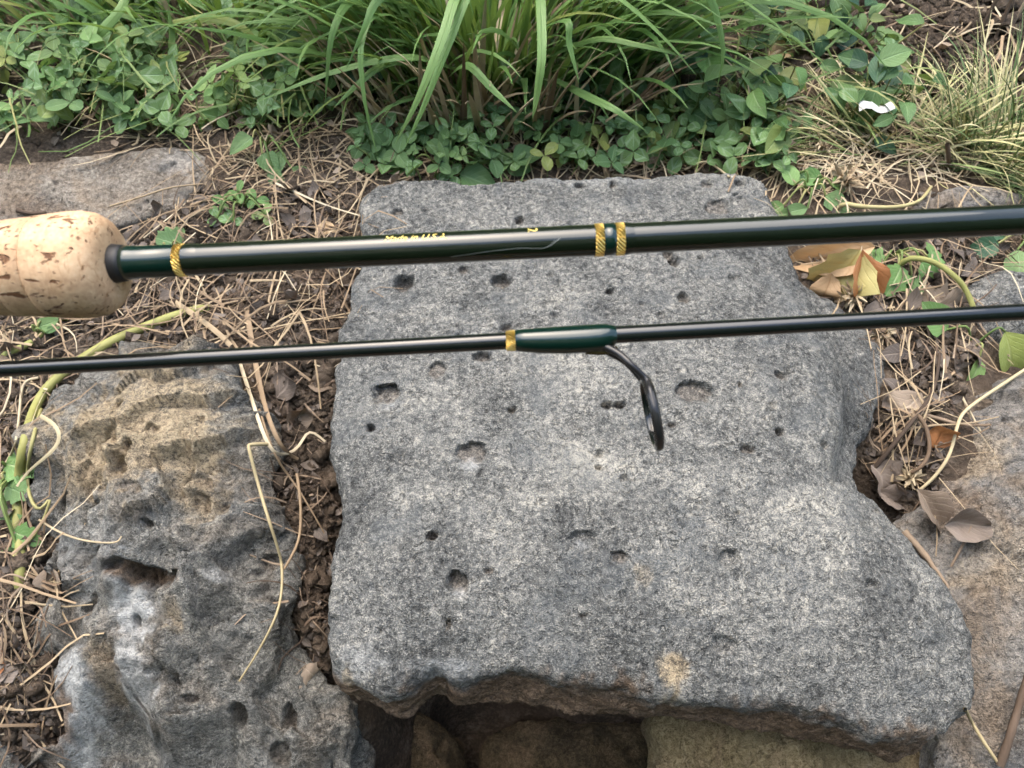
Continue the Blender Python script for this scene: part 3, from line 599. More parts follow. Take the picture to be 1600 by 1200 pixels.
class Rod:
    def __init__(s, name, label, y0, slope, dep, group):
        s.y0, s.sl, s.d = y0, slope, dep
        s.T = nrm(s.ax(1200) - s.ax(300)); s.n0 = -FWD - s.T * np.dot(-FWD, s.T); s.n0 = nrm(s.n0); s.n1 = np.cross(s.n0, s.T)
        if s.n1 @ UP < 0: s.n1 = -s.n1
        s.o = link(name, None, None, label, 'fishing rod', group, loc=s.ax(800))
    def ax(s, a): return PD(a, s.y0 + s.sl * a, s.d)
    def pt(s, a, phi, r):                      # a: place along the rod, phi: turn up from the side seen, r in photo pixels
        return s.ax(a) + (s.n0 * math.cos(phi) + s.n1 * math.sin(phi)) * r * s.d / F
    def lathe(s, name, prof, mat, seg=56, parent=None, drop=None):
        v, uv = [], []
        th = np.linspace(0, 2 * math.pi, seg, endpoint=False)
        for i, (a, r) in enumerate(prof):
            c = s.ax(a) - s.n1 * ((drop[i] if drop else 0) * s.d / F)
            v.append(c + (np.outer(np.cos(th), s.n0) + np.outer(np.sin(th), s.n1)) * r * s.d / F)
            uv.append(np.stack([np.full(seg, a / 14.0), th / 6.283 * 8], 1))
        v = np.concatenate(v); n = len(prof)
        # local frame with x along the rod so that the grain runs with it
        B = np.stack([s.T, s.n0, s.n1]); lv = (v - np.array(s.o.location)) @ B.T
        me = mesh(name, lv, grid_faces(n, seg, True)[:, ::-1].copy(), mat, np.concatenate(uv))
        o = link(name, me, parent or s.o)
        if parent is None: o.matrix_local = Matrix(B.T.tolist()).to_4x4()
        return o
    def free(s, name, v, f, mat, parent=None, uv=None):
        B = np.stack([s.T, s.n0, s.n1]); lv = (np.asarray(v) - np.array(s.o.location)) @ B.T
        o = link(name, mesh(name, lv, f, mat, uv), parent or s.o)
        if parent is None: o.matrix_local = Matrix(B.T.tolist()).to_4x4()
        return o
    def text(s, name, body, a0, size_px, phi, turned=False, shear=0.0, stretch=1.0, r=24.5):
        c = bpy.data.curves.new('t', 'FONT'); c.body = body; c.size = 1.0; c.shear = shear; c.resolution_u = 3
        to = bpy.data.objects.new('t', c); COL.objects.link(to)
        ev = to.evaluated_get(bpy.context.evaluated_depsgraph_get()); m = ev.to_mesh()
        co = np.array([v.co[:2] for v in m.vertices]); fs = [list(p.vertices) for p in m.polygons]
        ev.to_mesh_clear(); bpy.data.objects.remove(to); bpy.data.curves.remove(c)
        if turned: along, up = co[:, 1] * size_px, -co[:, 0] * size_px * stretch
        else: along, up = co[:, 0] * size_px * stretch, co[:, 1] * size_px
        v = [s.pt(a0 + x, phi + y / r, r + 0.12) for x, y in zip(along, up)]
        return s.free(name, v, fs, M['ink'])

RG = 'two sections of one fishing rod held above the stones'
r1 = Rod('fishing_rod_butt', 'thicker dark rod section with cork grip and gold bands', 420.5, -0.0485, 0.21, RG)
cg = None
cork = [(-330,60),(-250,62),(-150,65),(-60,69),(0,72.5),(45,76),(90,80),(120,82.5),(140,82.5),(156,79.5),(168,72),(176,61),(179,48),(180,30),(180,20)]
cuts = [-330,-190,-60,30,78,400]
cg = link('cork_grip', None, r1.o)
def interp(prof, a): return float(np.interp(a, [p[0] for p in prof], [p[1] for p in prof]))
for i in range(5):
    lo, hi = cuts[i], cuts[i + 1]
    pr = [(lo + 0.2, interp(cork, lo) - 1.8)] + [(lo + 1.0, interp(cork, lo + 1))] + [p for p in cork if lo + 4 < p[0] < hi - 4]
    if i < 4: pr += [(hi - 1.0, interp(cork, hi - 1)), (hi - 0.2, interp(cork, hi) - 1.8)]
    if i == 0: pr = [(lo, 20)] + pr
    o = r1.lathe('cork_ring', pr, M['cork'], 72, cg)
    o.matrix_local = Matrix(np.stack([r1.T, r1.n0, r1.n1]).T.tolist()).to_4x4()
r1.lathe('winding_check', [(172,26),(173,30),(176,31),(190,28.8),(196,28),(197,26)], M['check'])
r1.lathe('thread_wrap', [(195,25),(197,27.4),(206,26.2),(220,25.3),(278,24.9),(279,24)], M['thread'])
r1.lathe('gold_band', [(277.6,24.2),(278,25.6),(290,25.6),(290.4,24.2)], M['gold'])
r1.lathe('blank', [(196,23.4),(290,24.0),(600,24.2),(925,24.4),(980,23.6),(1300,23.6),(1700,23.8),(2600,23),(6400,19),(6400,0.5)], M['blank'])
r1.lathe('thread_wrap', [(290.4,24.3),(292,24.9),(304,24.8),(312,24.3),(316,23.8)], M['blank'])
r1.lathe('gold_band', [(928.6,24),(929,25.4),(942,25.4),(942.4,24)], M['gold'])
r1.lathe('thread_wrap', [(942,24),(942.5,25.3),(960.5,25.3),(961,24)], M['thread'])
r1.lathe('gold_band', [(960.6,24),(961,25.4),(974,25.4),(974.4,24)], M['gold'])
r1.lathe('thread_wrap', [(974,25.2),(979,24.9),(986,24.0),(990,23.4)], M['blank'])
r1.text('lettering', 'Made in U.S.A.', 603, 16.5, R(23), shear=0.3, stretch=1.0)
r1.text('numeral', '2', 825, 22, R(58), turned=True, stretch=1.0)
sc_ = [(704,-47),(730,-41),(760,-33),(790,-28),(815,-26),(838,-30),(850,-29),(858,-22),(868,-6),(874,4)]
cv = catmull([(a, p, 0) for a, p in sc_], 26)
th_ = 0.45 + 0.5 * np.linspace(0, 1, 26)
v = np.concatenate([[r1.pt(a, R(p) + t / 24, 24.5), r1.pt(a, R(p) - t / 24, 24.5)] for (a, p, _), t in zip(cv, th_)])
r1.free('scratch', v, grid_faces(26, 2), M['scratch'])
cv = catmull([(a, p, 0) for a, p in [(846,-31),(854,-24),(862,-10),(867,-2)]], 8)
v = np.concatenate([[r1.pt(a, R(p) + .012, 24.5), r1.pt(a, R(p) - .012, 24.5)] for a, p, _ in cv])
r1.free('scratch', v, grid_faces(8, 2), M['scratch'])

r2 = Rod('fishing_rod_tip', 'thinner black rod section with green-wrapped line guide', 577.0, -0.0560, 0.215, RG)
r2.lathe('blank', [(-4200,0.5),(-4200,7),(0,12.6),(600,12.8),(800,13.4),(1100,13.6),(1600,13.0),(2500,13.6),(4600,15.5),(4600,0.5)], M['tip_blank'], 40)
r2.lathe('gold_band', [(790.6,13.2),(791,15.6),(805,16.8),(805.4,14)], M['gold'], 40)
wr = [(803,13.4),(805,16.6),(820,18.2),(845,20.2),(880,21.6),(915,22.0),(936,21.6),(948,20.0),(956,17.0),(962,14.0)]
r2.lathe('thread_wrap', wr, M['thread'], 48, drop=[0,0.3,1.2,2.6,3.6,3.8,3.4,2.2,1.0,0.2])
v, f, uv = tube(catmull([PD(915,548,r2.d),PD(940,549,r2.d),PD(956,546,r2.d),PD(962,541,r2.d)], 8), .0011, 8); r2.free('guide_foot', v, f, M['epoxy'], None, uv)
gd = link('line_guide', None, r2.o, 'black line guide hanging on a curved leg')
gd.matrix_local = Matrix(np.stack([r2.T, r2.n0, r2.n1]).T.tolist()).to_4x4()
def gp(x, y, dz): return PD(x, y, r2.d + dz)
top, bot = np.array([1007.0, 588.0]), np.array([1030.0, 703.0])
cen = PD(*(top + bot) / 2, r2.d); a1 = (PD(*bot, r2.d) - PD(*top, r2.d)) / 2; a2 = nrm(FWD * 0.55 + nrm(ray(1019, 646)) * 0.45) * np.linalg.norm(a1)
CEN, A1, A2 = cen, a1 * .97, a2 * .97
for sgn in (-1, 1):
    w = 0.0026 * sgn
    pth = catmull([gp(938,541,w*.4),gp(955,549,w*.8),gp(972,559,w*1.4),gp(988,574,w*2.1),*[CEN - A1 * math.cos(t) + A2 * sgn * math.sin(t) for t in (R(30), R(52), R(78))]], 22)
    v, f, uv = tube(pth + (UP * -0.0006 + RIGHT * 0.0002) * sgn, np.linspace(0.00125, 0.0007, 22), 8); r2.free('leg', v, f, M['guide'], gd, uv)
tn = nrm(np.cross(a1, a2))
def ring(rm, wid, thk):
    v = []; n, s = 64, 10
    for t in np.linspace(0, 2 * math.pi, n, endpoint=False):
        d = a1 * math.cos(t) + a2 * math.sin(t); L = np.linalg.norm(a1)
        for q in np.linspace(0, 2 * math.pi, s, endpoint=False):
            sq = lambda x: np.sign(x) * abs(x) ** 0.7
            v.append(cen + d * (rm + thk / L * sq(math.cos(q))) + tn * wid * sq(math.sin(q)))
    i, j = np.meshgrid(np.arange(n), np.arange(s), indexing='ij')
    ix = lambda i, j: (i % n) * s + j % s
    return np.array(v), np.stack([ix(i, j), ix(i + 1, j), ix(i + 1, j + 1), ix(i, j + 1)], -1).reshape(-1, 4)
v, f = ring(0.97, 0.0011, 0.0007); r2.free('guide_ring', v, f, M['guide'], gd)
v, f = ring(0.91, 0.0014, 0.0006); r2.free('ring_insert', v, f, M['tip_blank'], gd)

# ------------------------------------------------------------------ leaves
def leaf_geo(nv=7, nu=5, shape='ovate', fold=0.25, curl=0.3, crumple=0.0, seed=0, wid=0.62):
    v = np.linspace(0, 1, nv); u = np.linspace(-1, 1, nu)
    if shape == 'obovate': w = np.sin(np.pi * np.clip(v ** 1.15, 0, 1) * 0.93 + 0.0) ** 0.62; w = np.where(v > 0.999, 0.35, w)
    elif shape == 'lance': w = np.sin(np.pi * v ** 0.8) ** 1.1
    elif shape == 'heart': w = np.sin(np.pi * v ** 0.55) ** 0.75
    elif shape == 'lobed': w = np.sin(np.pi * v ** 0.7) ** 0.7 * (1 + 0.22 * np.cos(v * 21))
    else: w = np.sin(np.pi * v ** 0.75) ** 0.85
    w = np.maximum(w, 0.015)
    V, U = np.meshgrid(v, u, indexing='ij'); Wd = w[:, None] * wid / 2
    x = U * Wd; y = V.copy(); z = np.abs(U) * Wd * fold
    a = curl * V
    y2 = np.where(abs(curl) > 1e-3, np.sin(a) / (curl if abs(curl) > 1e-3 else 1), V); z2 = -(1 - np.cos(a)) / (curl if abs(curl) > 1e-3 else 1)
    p = np.stack([x, y2, z + z2], -1).reshape(-1, 3)
    if crumple:
        q = p + seed * 3.7
        p = p + np.stack([noise(q, 0.45, 1), noise(q, 0.45, 2), noise(q, 0.35, 3) * 1.3 + noise(q, .17, 4) * .5], 1) * crumple
    else:
        p[:, 2] += noise(p + seed * 2.1, 0.3, 4) * 0.035
    uv = np.stack([(U * 0.5 + 0.5).ravel(), V.ravel()], 1)
    return p, grid_faces(nv, nu), uv
def clover_geo(seed):
    b = []; rr = np.random.default_rng(seed); n = 0; vs_, fs_, us_ = [], [], []
    for ang in (0, 115, -115):
        p, f, uv = leaf_geo(6, 5, 'obovate' if seed % 2 else 'ovate', rr.uniform(.1, .5), rr.uniform(-.3, .6), 0, seed + ang, 0.74)
        p = p * rr.uniform(.85, 1.1) + [0, 0.03, 0]
        t = rr.uniform(-.1, .35); q = p.copy(); q[:, 1] = p[:, 1] * math.cos(t) - p[:, 2] * math.sin(t); q[:, 2] = p[:, 1] * math.sin(t) + p[:, 2] * math.cos(t)
        a = R(ang + rr.uniform(-12, 12)); c, s = math.cos(a), math.sin(a)
        q = np.stack([q[:, 0] * c - q[:, 1] * s, q[:, 0] * s + q[:, 1] * c, q[:, 2]], 1)
        vs_.append(q); fs_.append(f + n); us_.append(uv); n += len(q)
    return np.concatenate(vs_), np.concatenate(fs_), np.concatenate(us_)
GEO = {'clover': [clover_geo(i) for i in range(10)],
       'broad': [leaf_geo(8, 5, ['ovate', 'heart', 'ovate', 'lance'][i % 4], .15 + .07 * i % .4, [.5, -.2, .8, .3, 1.0, .1][i], 0, i, [.62, .72, .5, .45][i % 4]) for i in range(6)],
       'lobed': [leaf_geo(14, 5, 'lobed', .2, .5, 0, i, .8) for i in range(3)],
       'dry': [leaf_geo(11, 7, ['ovate', 'heart', 'lobed'][i % 3], .7 * (i % 2) + .2, [1.6, -1.2, 2.2, .8, -1.9, 1.2][i], .10, i + 3, [.6, .75, .7][i % 3]) for i in range(6)]}
GEO['dark'] = GEO['broad']
_MC = {}
def leaf_mesh(kind, mat, i):
    key = (kind, mat, i)
    if key not in _MC:
        p, f, uv = GEO[kind][i % len(GEO[kind])]; _MC[key] = mesh('leaf', p, f, M[mat], uv, {'tone': np.zeros(len(p))})
    return _MC[key]
def frame(head, normal):
    z = nrm(normal); y = np.asarray(head, float) - z * np.dot(head, z); y = nrm(y); x = np.cross(y, z)
    return np.stack([x, y, z], 1)
def put_leaf(parent, kind, mat, pos, head, normal, size, name='leaf', **kw):
    B = frame(head, normal) * size
    o = link(name, leaf_mesh(kind, mat, int(rng.integers(0, 50)) % len(GEO[kind])), parent, **kw)
    m = Matrix(B.tolist()).to_4x4(); m.translation = Vector(local(pos, parent) if parent else pos)
    if parent: o.matrix_local = m
    else: o.matrix_world = m
    return o
def rand_head(): a = rng.uniform(0, 6.283); return np.array([math.cos(a), math.sin(a), rng.uniform(-.3, .2)])
def up_normal(s=.5): return np.array([rng.normal() * s, -0.3 + rng.normal() * s, 1.0])
def leaf_patch(name, label, cat, kind, mats, base_px, spots, size, hgt, n_single, stem='thin_stem', tone_sick=0):
    """spots: list of ground points; the first n_single become parts, the rest one mass"""
    o = link(name, None, None, label, cat, loc=hit(*base_px)); bag = {m: Bag() for m in mats}; st = Bag()
    order = sorted(range(len(spots)), key=lambda i: spots[i][1])
    single = set(order[:n_single])
    for i in range(len(spots)):
        g = spots[i]; h = rng.uniform(*hgt); sz = rng.uniform(*size)
        top = g + np.array([rng.normal() * h * .35, rng.normal() * h * .35 - h * .15, h])
        mt = mats[int(rng.integers(0, len(mats)))]; hd = rand_head(); nm = up_normal()
        if i in single: put_leaf(o, kind, mt, top, hd, nm, sz)
        else:
            p, f, uv = GEO[kind][int(rng.integers(0, len(GEO[kind])))]; bag[mt].add((p * sz) @ frame(hd, nm).T + top, f, uv, rng.random())
        mid = (g + top) / 2 + rng.normal(size=3) * h * .12; pth = catmull([g - [0, 0, .003], mid, top], 5)
        v, f, uv = tube(pth, 0.0009, 4); st.add(v, f, uv, rng.random())
    for mt, b in bag.items():
        if b.n: link('leaf_mass', b.mesh('leaf_mass', M[mt], o.location), o, kind='stuff')
    link('stalks', st.mesh('stalks', M[stem], o.location), o, kind='stuff')
    return o
def spots_in(poly, n, jit=0.0):
    """ground points under random photo points of a polygon"""
    pl = np.array(poly, float); lo, hi = pl.min(0), pl.max(0); out = []; jit = jit or -9
    while len(out) < n:
        x, y = rng.uniform(lo, hi)
        inside = False
        for (x1, y1), (x2, y2) in zip(pl, np.roll(pl, -1, 0)):
            if (y1 > y) != (y2 > y) and x < (x2 - x1) * (y - y1) / (y2 - y1) + x1: inside = not inside
        if inside:
            p = ghit(x, y)
            if p is not None and noise(p[None] * [1, 1, 0], 0.075, 77)[0] + .4 * noise(p[None] * [1, 1, 0], 0.03, 78)[0] > jit: out.append(p)
    return out

leaf_patch('clover_patch', 'dense low clover with pale-veined leaves behind the flat tan stone', 'clover', 'clover', ['clover', 'clover', 'light_leaf', 'broad'], (200,150),
           spots_in([(-60,210),(120,205),(200,215),(330,230),(440,240),(520,215),(560,150),(560,-60),(-60,-60)], 560, -.15), (.011, .024), (.006, .05), 290)
leaf_patch('clover_patch', 'sparse clover scattered through straw between the grass and the slab', 'clover', 'clover', ['clover', 'broad', 'clover'], (850,240),
           spots_in([(560,268),(640,284),(760,284),(900,276),(1100,268),(1215,285),(1240,200),(1000,160),(700,200),(560,215)], 210), (.011, .022), (.006, .03), 210)
leaf_patch('creeper_patch', 'tangled dark-leaved creeper on the slope right of the tall grass', 'creeper', 'broad', ['dark_leaf', 'broad', 'clover', 'broad', 'light_leaf'], (1200,150),
           spots_in([(980,200),(1060,230),(1200,260),(1290,265),(1370,230),(1420,150),(1400,100),(1330,60),(1290,-30),(1200,-60),(980,-60)], 290, -.15), (.016, .042), (.008, .055), 280)
leaf_patch('creeper_patch', 'low clover and small creeper leaves behind the tall grass tuft', 'creeper', 'clover', ['clover', 'dark_leaf', 'broad'], (760,40),
           spots_in([(560,160),(1000,160),(1000,-80),(560,-80)], 200), (.018, .028), (.01, .06), 120)

for lab, bp, pl, n in (('clover and weeds carrying on beyond the flat stone, mostly out of view', (-200,150), [(-650,230),(-70,215),(-70,-110),(-650,-110)], 240), ('clover and weeds carrying on past the thin-bladed tuft', (1750,120), [(1640,260),(2200,300),(2200,-110),(1640,60)], 200), ('clover and weeds in the strip behind the tall grass', (700,-90), [(-70,-70),(1500,-70),(1500,-170),(-70,-170)], 300)):
    leaf_patch('clover_patch', lab, 'clover', 'clover', ['clover', 'broad', 'light_leaf'], bp, spots_in(pl, n, -.3), (.012, .024), (.006, .05), 0)
# sprigs that can be told apart
def sprig(name, label, cat, base, tips, kind, mat, size, stem_r=.0011, stem='thin_stem', group=None):
    """tips: (px, py, lift) of the leaves; each on its own stalk from the base"""
    b = hit(*base); o = link(name, None, None, label, cat, group, loc=b)
    for (px, py, lf, *r) in tips:
        g = hit(px, py); top = g - nrm(ray(px, py)) * lf
        sz = size * (r[0] if r else 1.0)
        hd = nrm(np.array([top[0] - b[0], top[1] - b[1], 0]) + rng.normal(size=3) * .02) ; hd[2] = rng.uniform(-.5, .1)
        put_leaf(o, kind, mat if isinstance(mat, str) else mat[int(rng.integers(0, len(mat)))], top, hd, up_normal(.25) + [0, -.35, 0], sz)
        pth = catmull([b - [0, 0, .004], (b + top) / 2 + [0, 0, .008 + .2 * np.linalg.norm(top - b)], top], 8)
        v, f, uv = tube(local(pth, o), stem_r, 5); link('stalk', mesh('stalk', v, f, M[stem], uv, {'tone': np.full(len(v), rng.random())}), o)
    return o
sprig('clover_sprig', 'pale green clover sprig drooping over the back edge of the slab', 'clover', (690,262), [(718,272,.012,1.3),(640,258,.008),(765,268,.006),(800,248,.02),(790,262,.008,.9)], 'broad', ['light_leaf', 'broad'], .034)
sprig('clover_sprig', 'low green sprig on the soil just left of the slab corner', 'clover', (380,320), [(350,315,.008),(372,300,.014),(400,312,.01),(340,340,.01),(415,335,.012),(365,345,.006)], 'clover', ['light_leaf', 'clover'], .014)
sprig('lobed_sprig', 'two dark lobed leaves peeping above the rod behind the first gold band', 'weed', (270,400), [(255,385,.012,1.1),(285,383,.014,1.2),(270,378,.01)], 'lobed', 'broad', .026)
sprig('clover_sprig', 'round-leaved sprig hanging beside the flat tan stone', 'clover', (415,225), [(425,262,.012,1.2),(410,240,.02),(440,235,.02),(395,215,.03),(455,262,.01)], 'broad', 'broad', .030)
sprig('clover_sprig', 'green sprig spreading at the slab\'s far corner under the rod', 'clover', (1262,300), [(1240,290,.012),(1290,305,.014),(1225,320,.01),(1262,325,.01,1.1),(1300,290,.02),(1250,270,.02),(1285,280,.014),(1240,335,.006)], 'broad', ['broad', 'light_leaf', 'broad'], .030)
sprig('weed', 'lobed green leaves between the two rods beside the yellowing leaves', 'weed', (1390,400), [(1380,412,.012),(1408,415,.02,1.1),(1440,410,.018,1.2),(1425,430,.010,1.2),(1400,435,.008),(1460,420,.012)], 'lobed', ['broad', 'dark_leaf', 'light_leaf'], .030)
sprig('weed', 'green leaves at the picture edge above the thin rod', 'weed', (1600,385), [(1570,372,.02,1.2),(1590,390,.02,1.4),(1610,370,.02,1.2),(1560,380,.012)], 'broad', ['broad', 'dark_leaf'], .034)
sprig('weed', 'broad insect-nibbled light leaf just below the thin rod', 'weed', (1520,540), [(1570,518,.012,1.5),(1480,515,.014,1.1),(1530,560,.008,.9)], 'broad', ['light_leaf'], .036)
sprig('weed', 'small blue-green bud on a stem below the cork grip', 'weed', (60,530), [(58,512,.014,1.2),(80,505,.012),(70,520,.010,.9)], 'broad', 'broad', .016)
sprig('weed', 'wilting green leaves hugging the ochre boulder\'s outer side', 'weed', (20,740), [(8,725,.01,1.3),(20,830,.008,.9),(10,760,.008),(25,850,.008,.8),(12,800,.006)], 'lobed', ['broad', 'light_leaf'], .026)

# ------------------------------------------------------------------ grasses
def arc_blade(b, az, L, t0, bend, n=9, wob=0.0):
    p = [np.array(b, float)]; ds = L / (n - 1)
    for i in range(n - 1):
        s = (i + .5) / (n - 1); t = t0 + bend * s ** 1.4; a = az + wob * s
        p.append(p[-1] + ds * np.array([math.sin(t) * math.cos(a), math.sin(t) * math.sin(a), math.cos(t)]))
    return np.array(p)
def blade_w(n, w): s = np.linspace(0, 1, n); return w * np.clip(np.minimum(0.45 + s * 2.2, 1.0) * (1 - s ** 3.2), 0.02, 1)
def side_of(path, twist):
    t = path[-1] - path[0]; h = np.array([-t[1], t[0], 0.0]); h = nrm(h) if np.linalg.norm(h) > 1e-6 else RIGHT
    n = len(path); out = []
    for i in range(n):
        a = twist * i / n; out.append(h * math.cos(a) + np.array([0, 0, 1]) * math.sin(a))
    return np.array(out)
yslab = P(800, 262, -.01)[1]
def tuft(name, label, cat, cpx, rx, ry, n_single, n_mass, L, wd, mat, heroes=(), t0=(.05, .5), bend=(.6, 2.2), azc=None, group=None, dry=0):
    c = hit(*cpx); o = link(name, None, None, label, cat, group, loc=c); mass = Bag()
    def one(single):
        r, a = math.sqrt(rng.random()), rng.uniform(0, 6.283)
        x, y = c[0] + rx * r * math.cos(a), c[1] + ry * r * math.sin(a); b = np.array([x, y, drop(x, y) - .004])
        az = math.atan2(ry * math.sin(a) * 1.2, rx * math.cos(a)) + rng.normal() * .7
        p = arc_blade(b, az, rng.uniform(*L), rng.uniform(*t0) * (.4 + r), rng.uniform(*bend), 10, rng.normal() * .35)
        lo = np.array([drop(q[0], q[1]) + .004 for q in p[3:]]); p[3:, 2] = np.maximum(p[3:, 2], lo)
        if p[:, 1].min() < yslab and abs(p[p[:, 1].argmin(), 0] - .12) < .36: return False
        v, f, uv = ribbon(p, blade_w(10, rng.uniform(*wd)), side_of(p, rng.normal() * .7), rng.uniform(.1, .5))
        if single: link('blade', mesh('blade', local(v, o), f, M[mat], uv, {'tone': np.full(len(v), rng.random())}), o)
        else: mass.add(v, f, uv, rng.random())
        return True
    for k in range(n_single + n_mass):
        for _ in range(8):
            if one(k < n_single): break
    for pts, w in heroes:                      # pts: (px, py, distance y)
        p = catmull([PY(*q) for q in pts], 14); sd_ = np.cross(nrm(p[-1] - p[0]), FWD) + rng.normal(size=3) * .25
        v, f, uv = ribbon(p, blade_w(14, w * .8), sd_, rng.uniform(.15, .4))
        link('blade', mesh('blade', local(v, o), f, M[mat], uv, {'tone': np.full(len(v), rng.random())}), o)
    if mass.n: link('blade_mass', mass.mesh('blade_mass', M[mat], o.location), o, kind='stuff')
    if dry:
        db = Bag()
        for _ in range(dry):
            r, a = math.sqrt(rng.random()), rng.uniform(0, 6.283)
            x, y = c[0] + rx * 1.1 * r * math.cos(a), c[1] + ry * r * math.sin(a) - ry * .75
            p = arc_blade([x, y, drop(x, y) - .003], a + rng.normal() * .5, rng.uniform(.05, .16), rng.uniform(.05, .6), rng.uniform(.1, .9), 6)
            v, f, uv = ribbon(p, blade_w(6, rng.uniform(.004, .009)), side_of(p, 0), .6); db.add(v, f, uv, rng.uniform(.35, 1))
        link('dry_sheath', db.mesh('dry_sheath', M['straw'], o.location), o, kind='stuff')
    return o
yc = hit(780,150)[1]
HERO = [([(735,60,yc-.02),(720,-20,yc-.07),(690,60,yc-.13),(655,150,yc-.16),(616,228,yc-.17)], .012),
        ([(760,60,yc-.02),(745,-30,yc-.06),(700,70,yc-.12),(660,170,yc-.15),(632,232,yc-.16)], .010),
        ([(840,40,yc-.02),(842,-30,yc-.08),(846,80,yc-.15),(838,150,yc-.165),(832,186,yc-.17)], .012),
        ([(700,120,yc-.03),(728,100,yc-.10),(770,140,yc-.13),(808,176,yc-.15)], .010),
        ([(700,70,yc-.02),(600,20,yc-.06),(565,60,yc-.10),(568,150,yc-.13),(590,246,yc-.15)], .009),
        ([(640,60,yc-.02),(560,0,yc-.05),(520,50,yc-.10),(508,160,yc-.12)], .010),
        ([(800,70,yc-.03),(880,30,yc-.10),(890,70,yc-.12),(905,130,yc-.14)], .009),
        ([(830,60,yc-.03),(900,-10,yc-.08),(960,-10,yc-.10),(1040,60,yc-.1),(1090,120,yc-.1)], .011),
        ([(860,60,yc-.03),(960,-40,yc-.06),(1090,-30,yc-.08),(1130,70,yc-.10),(1120,140,yc-.11)], .011),
        ([(720,110,yc-.03),(640,88,yc-.08),(520,112,yc-.10),(395,162,yc-.10)], .010),
        ([(860,120,yc-.04),(920,150,yc-.10),(960,170,yc-.13),(1010,205,yc-.14)], .011),
        ([(700,40,yc-.02),(640,-40,yc-.05),(590,0,yc-.08),(570,40,yc-.1),(540,110,yc-.11)], .011),
        ([(660,90,yc-.03),(600,100,yc-.08),(560,130,yc-.10),(520,170,yc-.11)], .010),
        ([(850,90,yc-.04),(930,60,yc-.08),(1000,70,yc-.10),(1080,90,yc-.1)], .009)]
tuft('grass_tuft', 'tall lush green grass tuft arching over the top middle', 'grass', (765,130), .15, .06, 270, 420, (.12, .38), (.004, .0095), 'blade', HERO, (.05, .6), (.4, 2.1), dry=230)
hx = hit(450,60)[1]
tuft('grass_tuft', 'smaller grass tuft with broad flat blades rising out of the clover', 'grass', (380,45), .27, .07, 150, 140, (.10, .26), (.004, .009), 'blade',
     [([(200,-30,hx-.02),(188,14,hx-.06),(130,75,hx-.09),(75,120,hx-.11),(28,156,hx-.12)], .013), ([(262,110,hx-.08),(268,60,hx-.06),(262,10,hx-.05)], .011),
      ([(270,34,hx-.06),(330,28,hx-.07),(385,48,hx-.09),(430,112,hx-.11)], .012), ([(470,60,hx-.04),(420,10,hx-.05),(375,45,hx-.08),(365,80,hx-.1)], .009)], (.1, .7), (.5, 2.0), dry=25)
tuft('grass_tuft', 'thin-bladed grass tuft with bleached tips at the right edge', 'grass', (1575,245), .085, .04, 200, 520, (.05, .135), (.0013, .0028), 'fine_blade',
     (), (.1, 1.3), (.2, 1.2), dry=0)
tuft('grass_tuft', 'flattened wispy pale grass lying beside the thin-bladed tuft', 'grass', (1405,228), .09, .035, 120, 200, (.06, .13), (.0014, .0028), 'fine_blade', (), (.9, 1.4), (.2, .6))

# ------------------------------------------------------------------ litter
def litter(name, label, n, poly, mat, L, wd, tone, lift=(.001, .008), tubes=False, curl=1.0, segs=6):
    bag = Bag()
    for g in spots_in(poly, n):
        a = rng.uniform(0, 6.283); l = rng.uniform(*L); k = rng.normal() * curl; pts = []; q = g[:2].copy(); h = rng.uniform(*lift)
        ar = rng.uniform(0, .25) * l if rng.random() < .35 else 0
        for i in range(segs):
            s = i / (segs - 1)
            pts.append([q[0], q[1], drop(q[0], q[1]) + h + ar * math.sin(s * 3.14)])
            aa = a + k * s + rng.normal() * .12; q = q + np.array([math.cos(aa), math.sin(aa)]) * l / (segs - 1)
        pts = np.array(pts)
        if abs(pts[:, 2] - pts[0, 2]).max() > .06: continue
        for _ in range(1): pts[1:-1] = pts[1:-1] * .5 + (pts[:-2] + pts[2:]) * .25
        w = rng.uniform(*wd)
        if tubes: v, f, uv = tube(pts, w / 2 * np.linspace(1, .6, segs), 4)
        else: v, f, uv = ribbon(pts, w * np.linspace(1, .5, segs), np.array([-math.sin(a), math.cos(a), rng.normal() * .5]), .5)
        bag.add(v, f, uv, rng.uniform(*tone))
    me = bag.mesh(name, M[mat]); return link(name, me, None, label, 'litter', kind='stuff')
litter('straw_litter', 'pale dry grass strewn along the back of the slab', 520, [(200,215),(560,190),(1250,190),(1260,275),(560,300),(330,290)], 'straw', (.02, .10), (.0006, .0028), (.3, 1.0), (.0008, .005), curl=.4)
SOIL_L = [(180,330),(330,290),(570,290),(570,540),(380,560),(0,520),(0,480)]
litter('straw_litter', 'dry grass and rootlets on the soil beneath the cork grip', 230, SOIL_L, 'straw', (.03, .11), (.0007, .0026), (.35, .98), (.002, .012), curl=.5)
litter('rootlets', 'fine dark rootlets matted on the soil beneath the cork grip', 200, SOIL_L, 'twig', (.012, .06), (.0006, .0022), (.1, .98), (.001, .008), curl=.9)
litter('rootlets', 'dark rootlets and bits in the crevice between the two boulders', 110, [(380,540),(530,540),(530,1100),(470,1080),(420,700)], 'twig', (.01, .045), (.0006, .0022), (.0, .9))
HOLLOW = [(1230,340),(1600,340),(1600,440),(1500,600),(1480,700),(1420,860),(1340,720),(1400,560),(1250,430)]
litter('straw_litter', 'brown straw and stalks in the hollow beside the slab', 170, HOLLOW, 'straw', (.025, .09), (.0007, .0024), (.1, .85), (.002, .014), curl=.7)
litter('rootlets', 'fine brown rootlets in the hollow beside the slab', 170, HOLLOW, 'twig', (.012, .05), (.0006, .002), (.1, .98), (.001, .01), curl=.9)
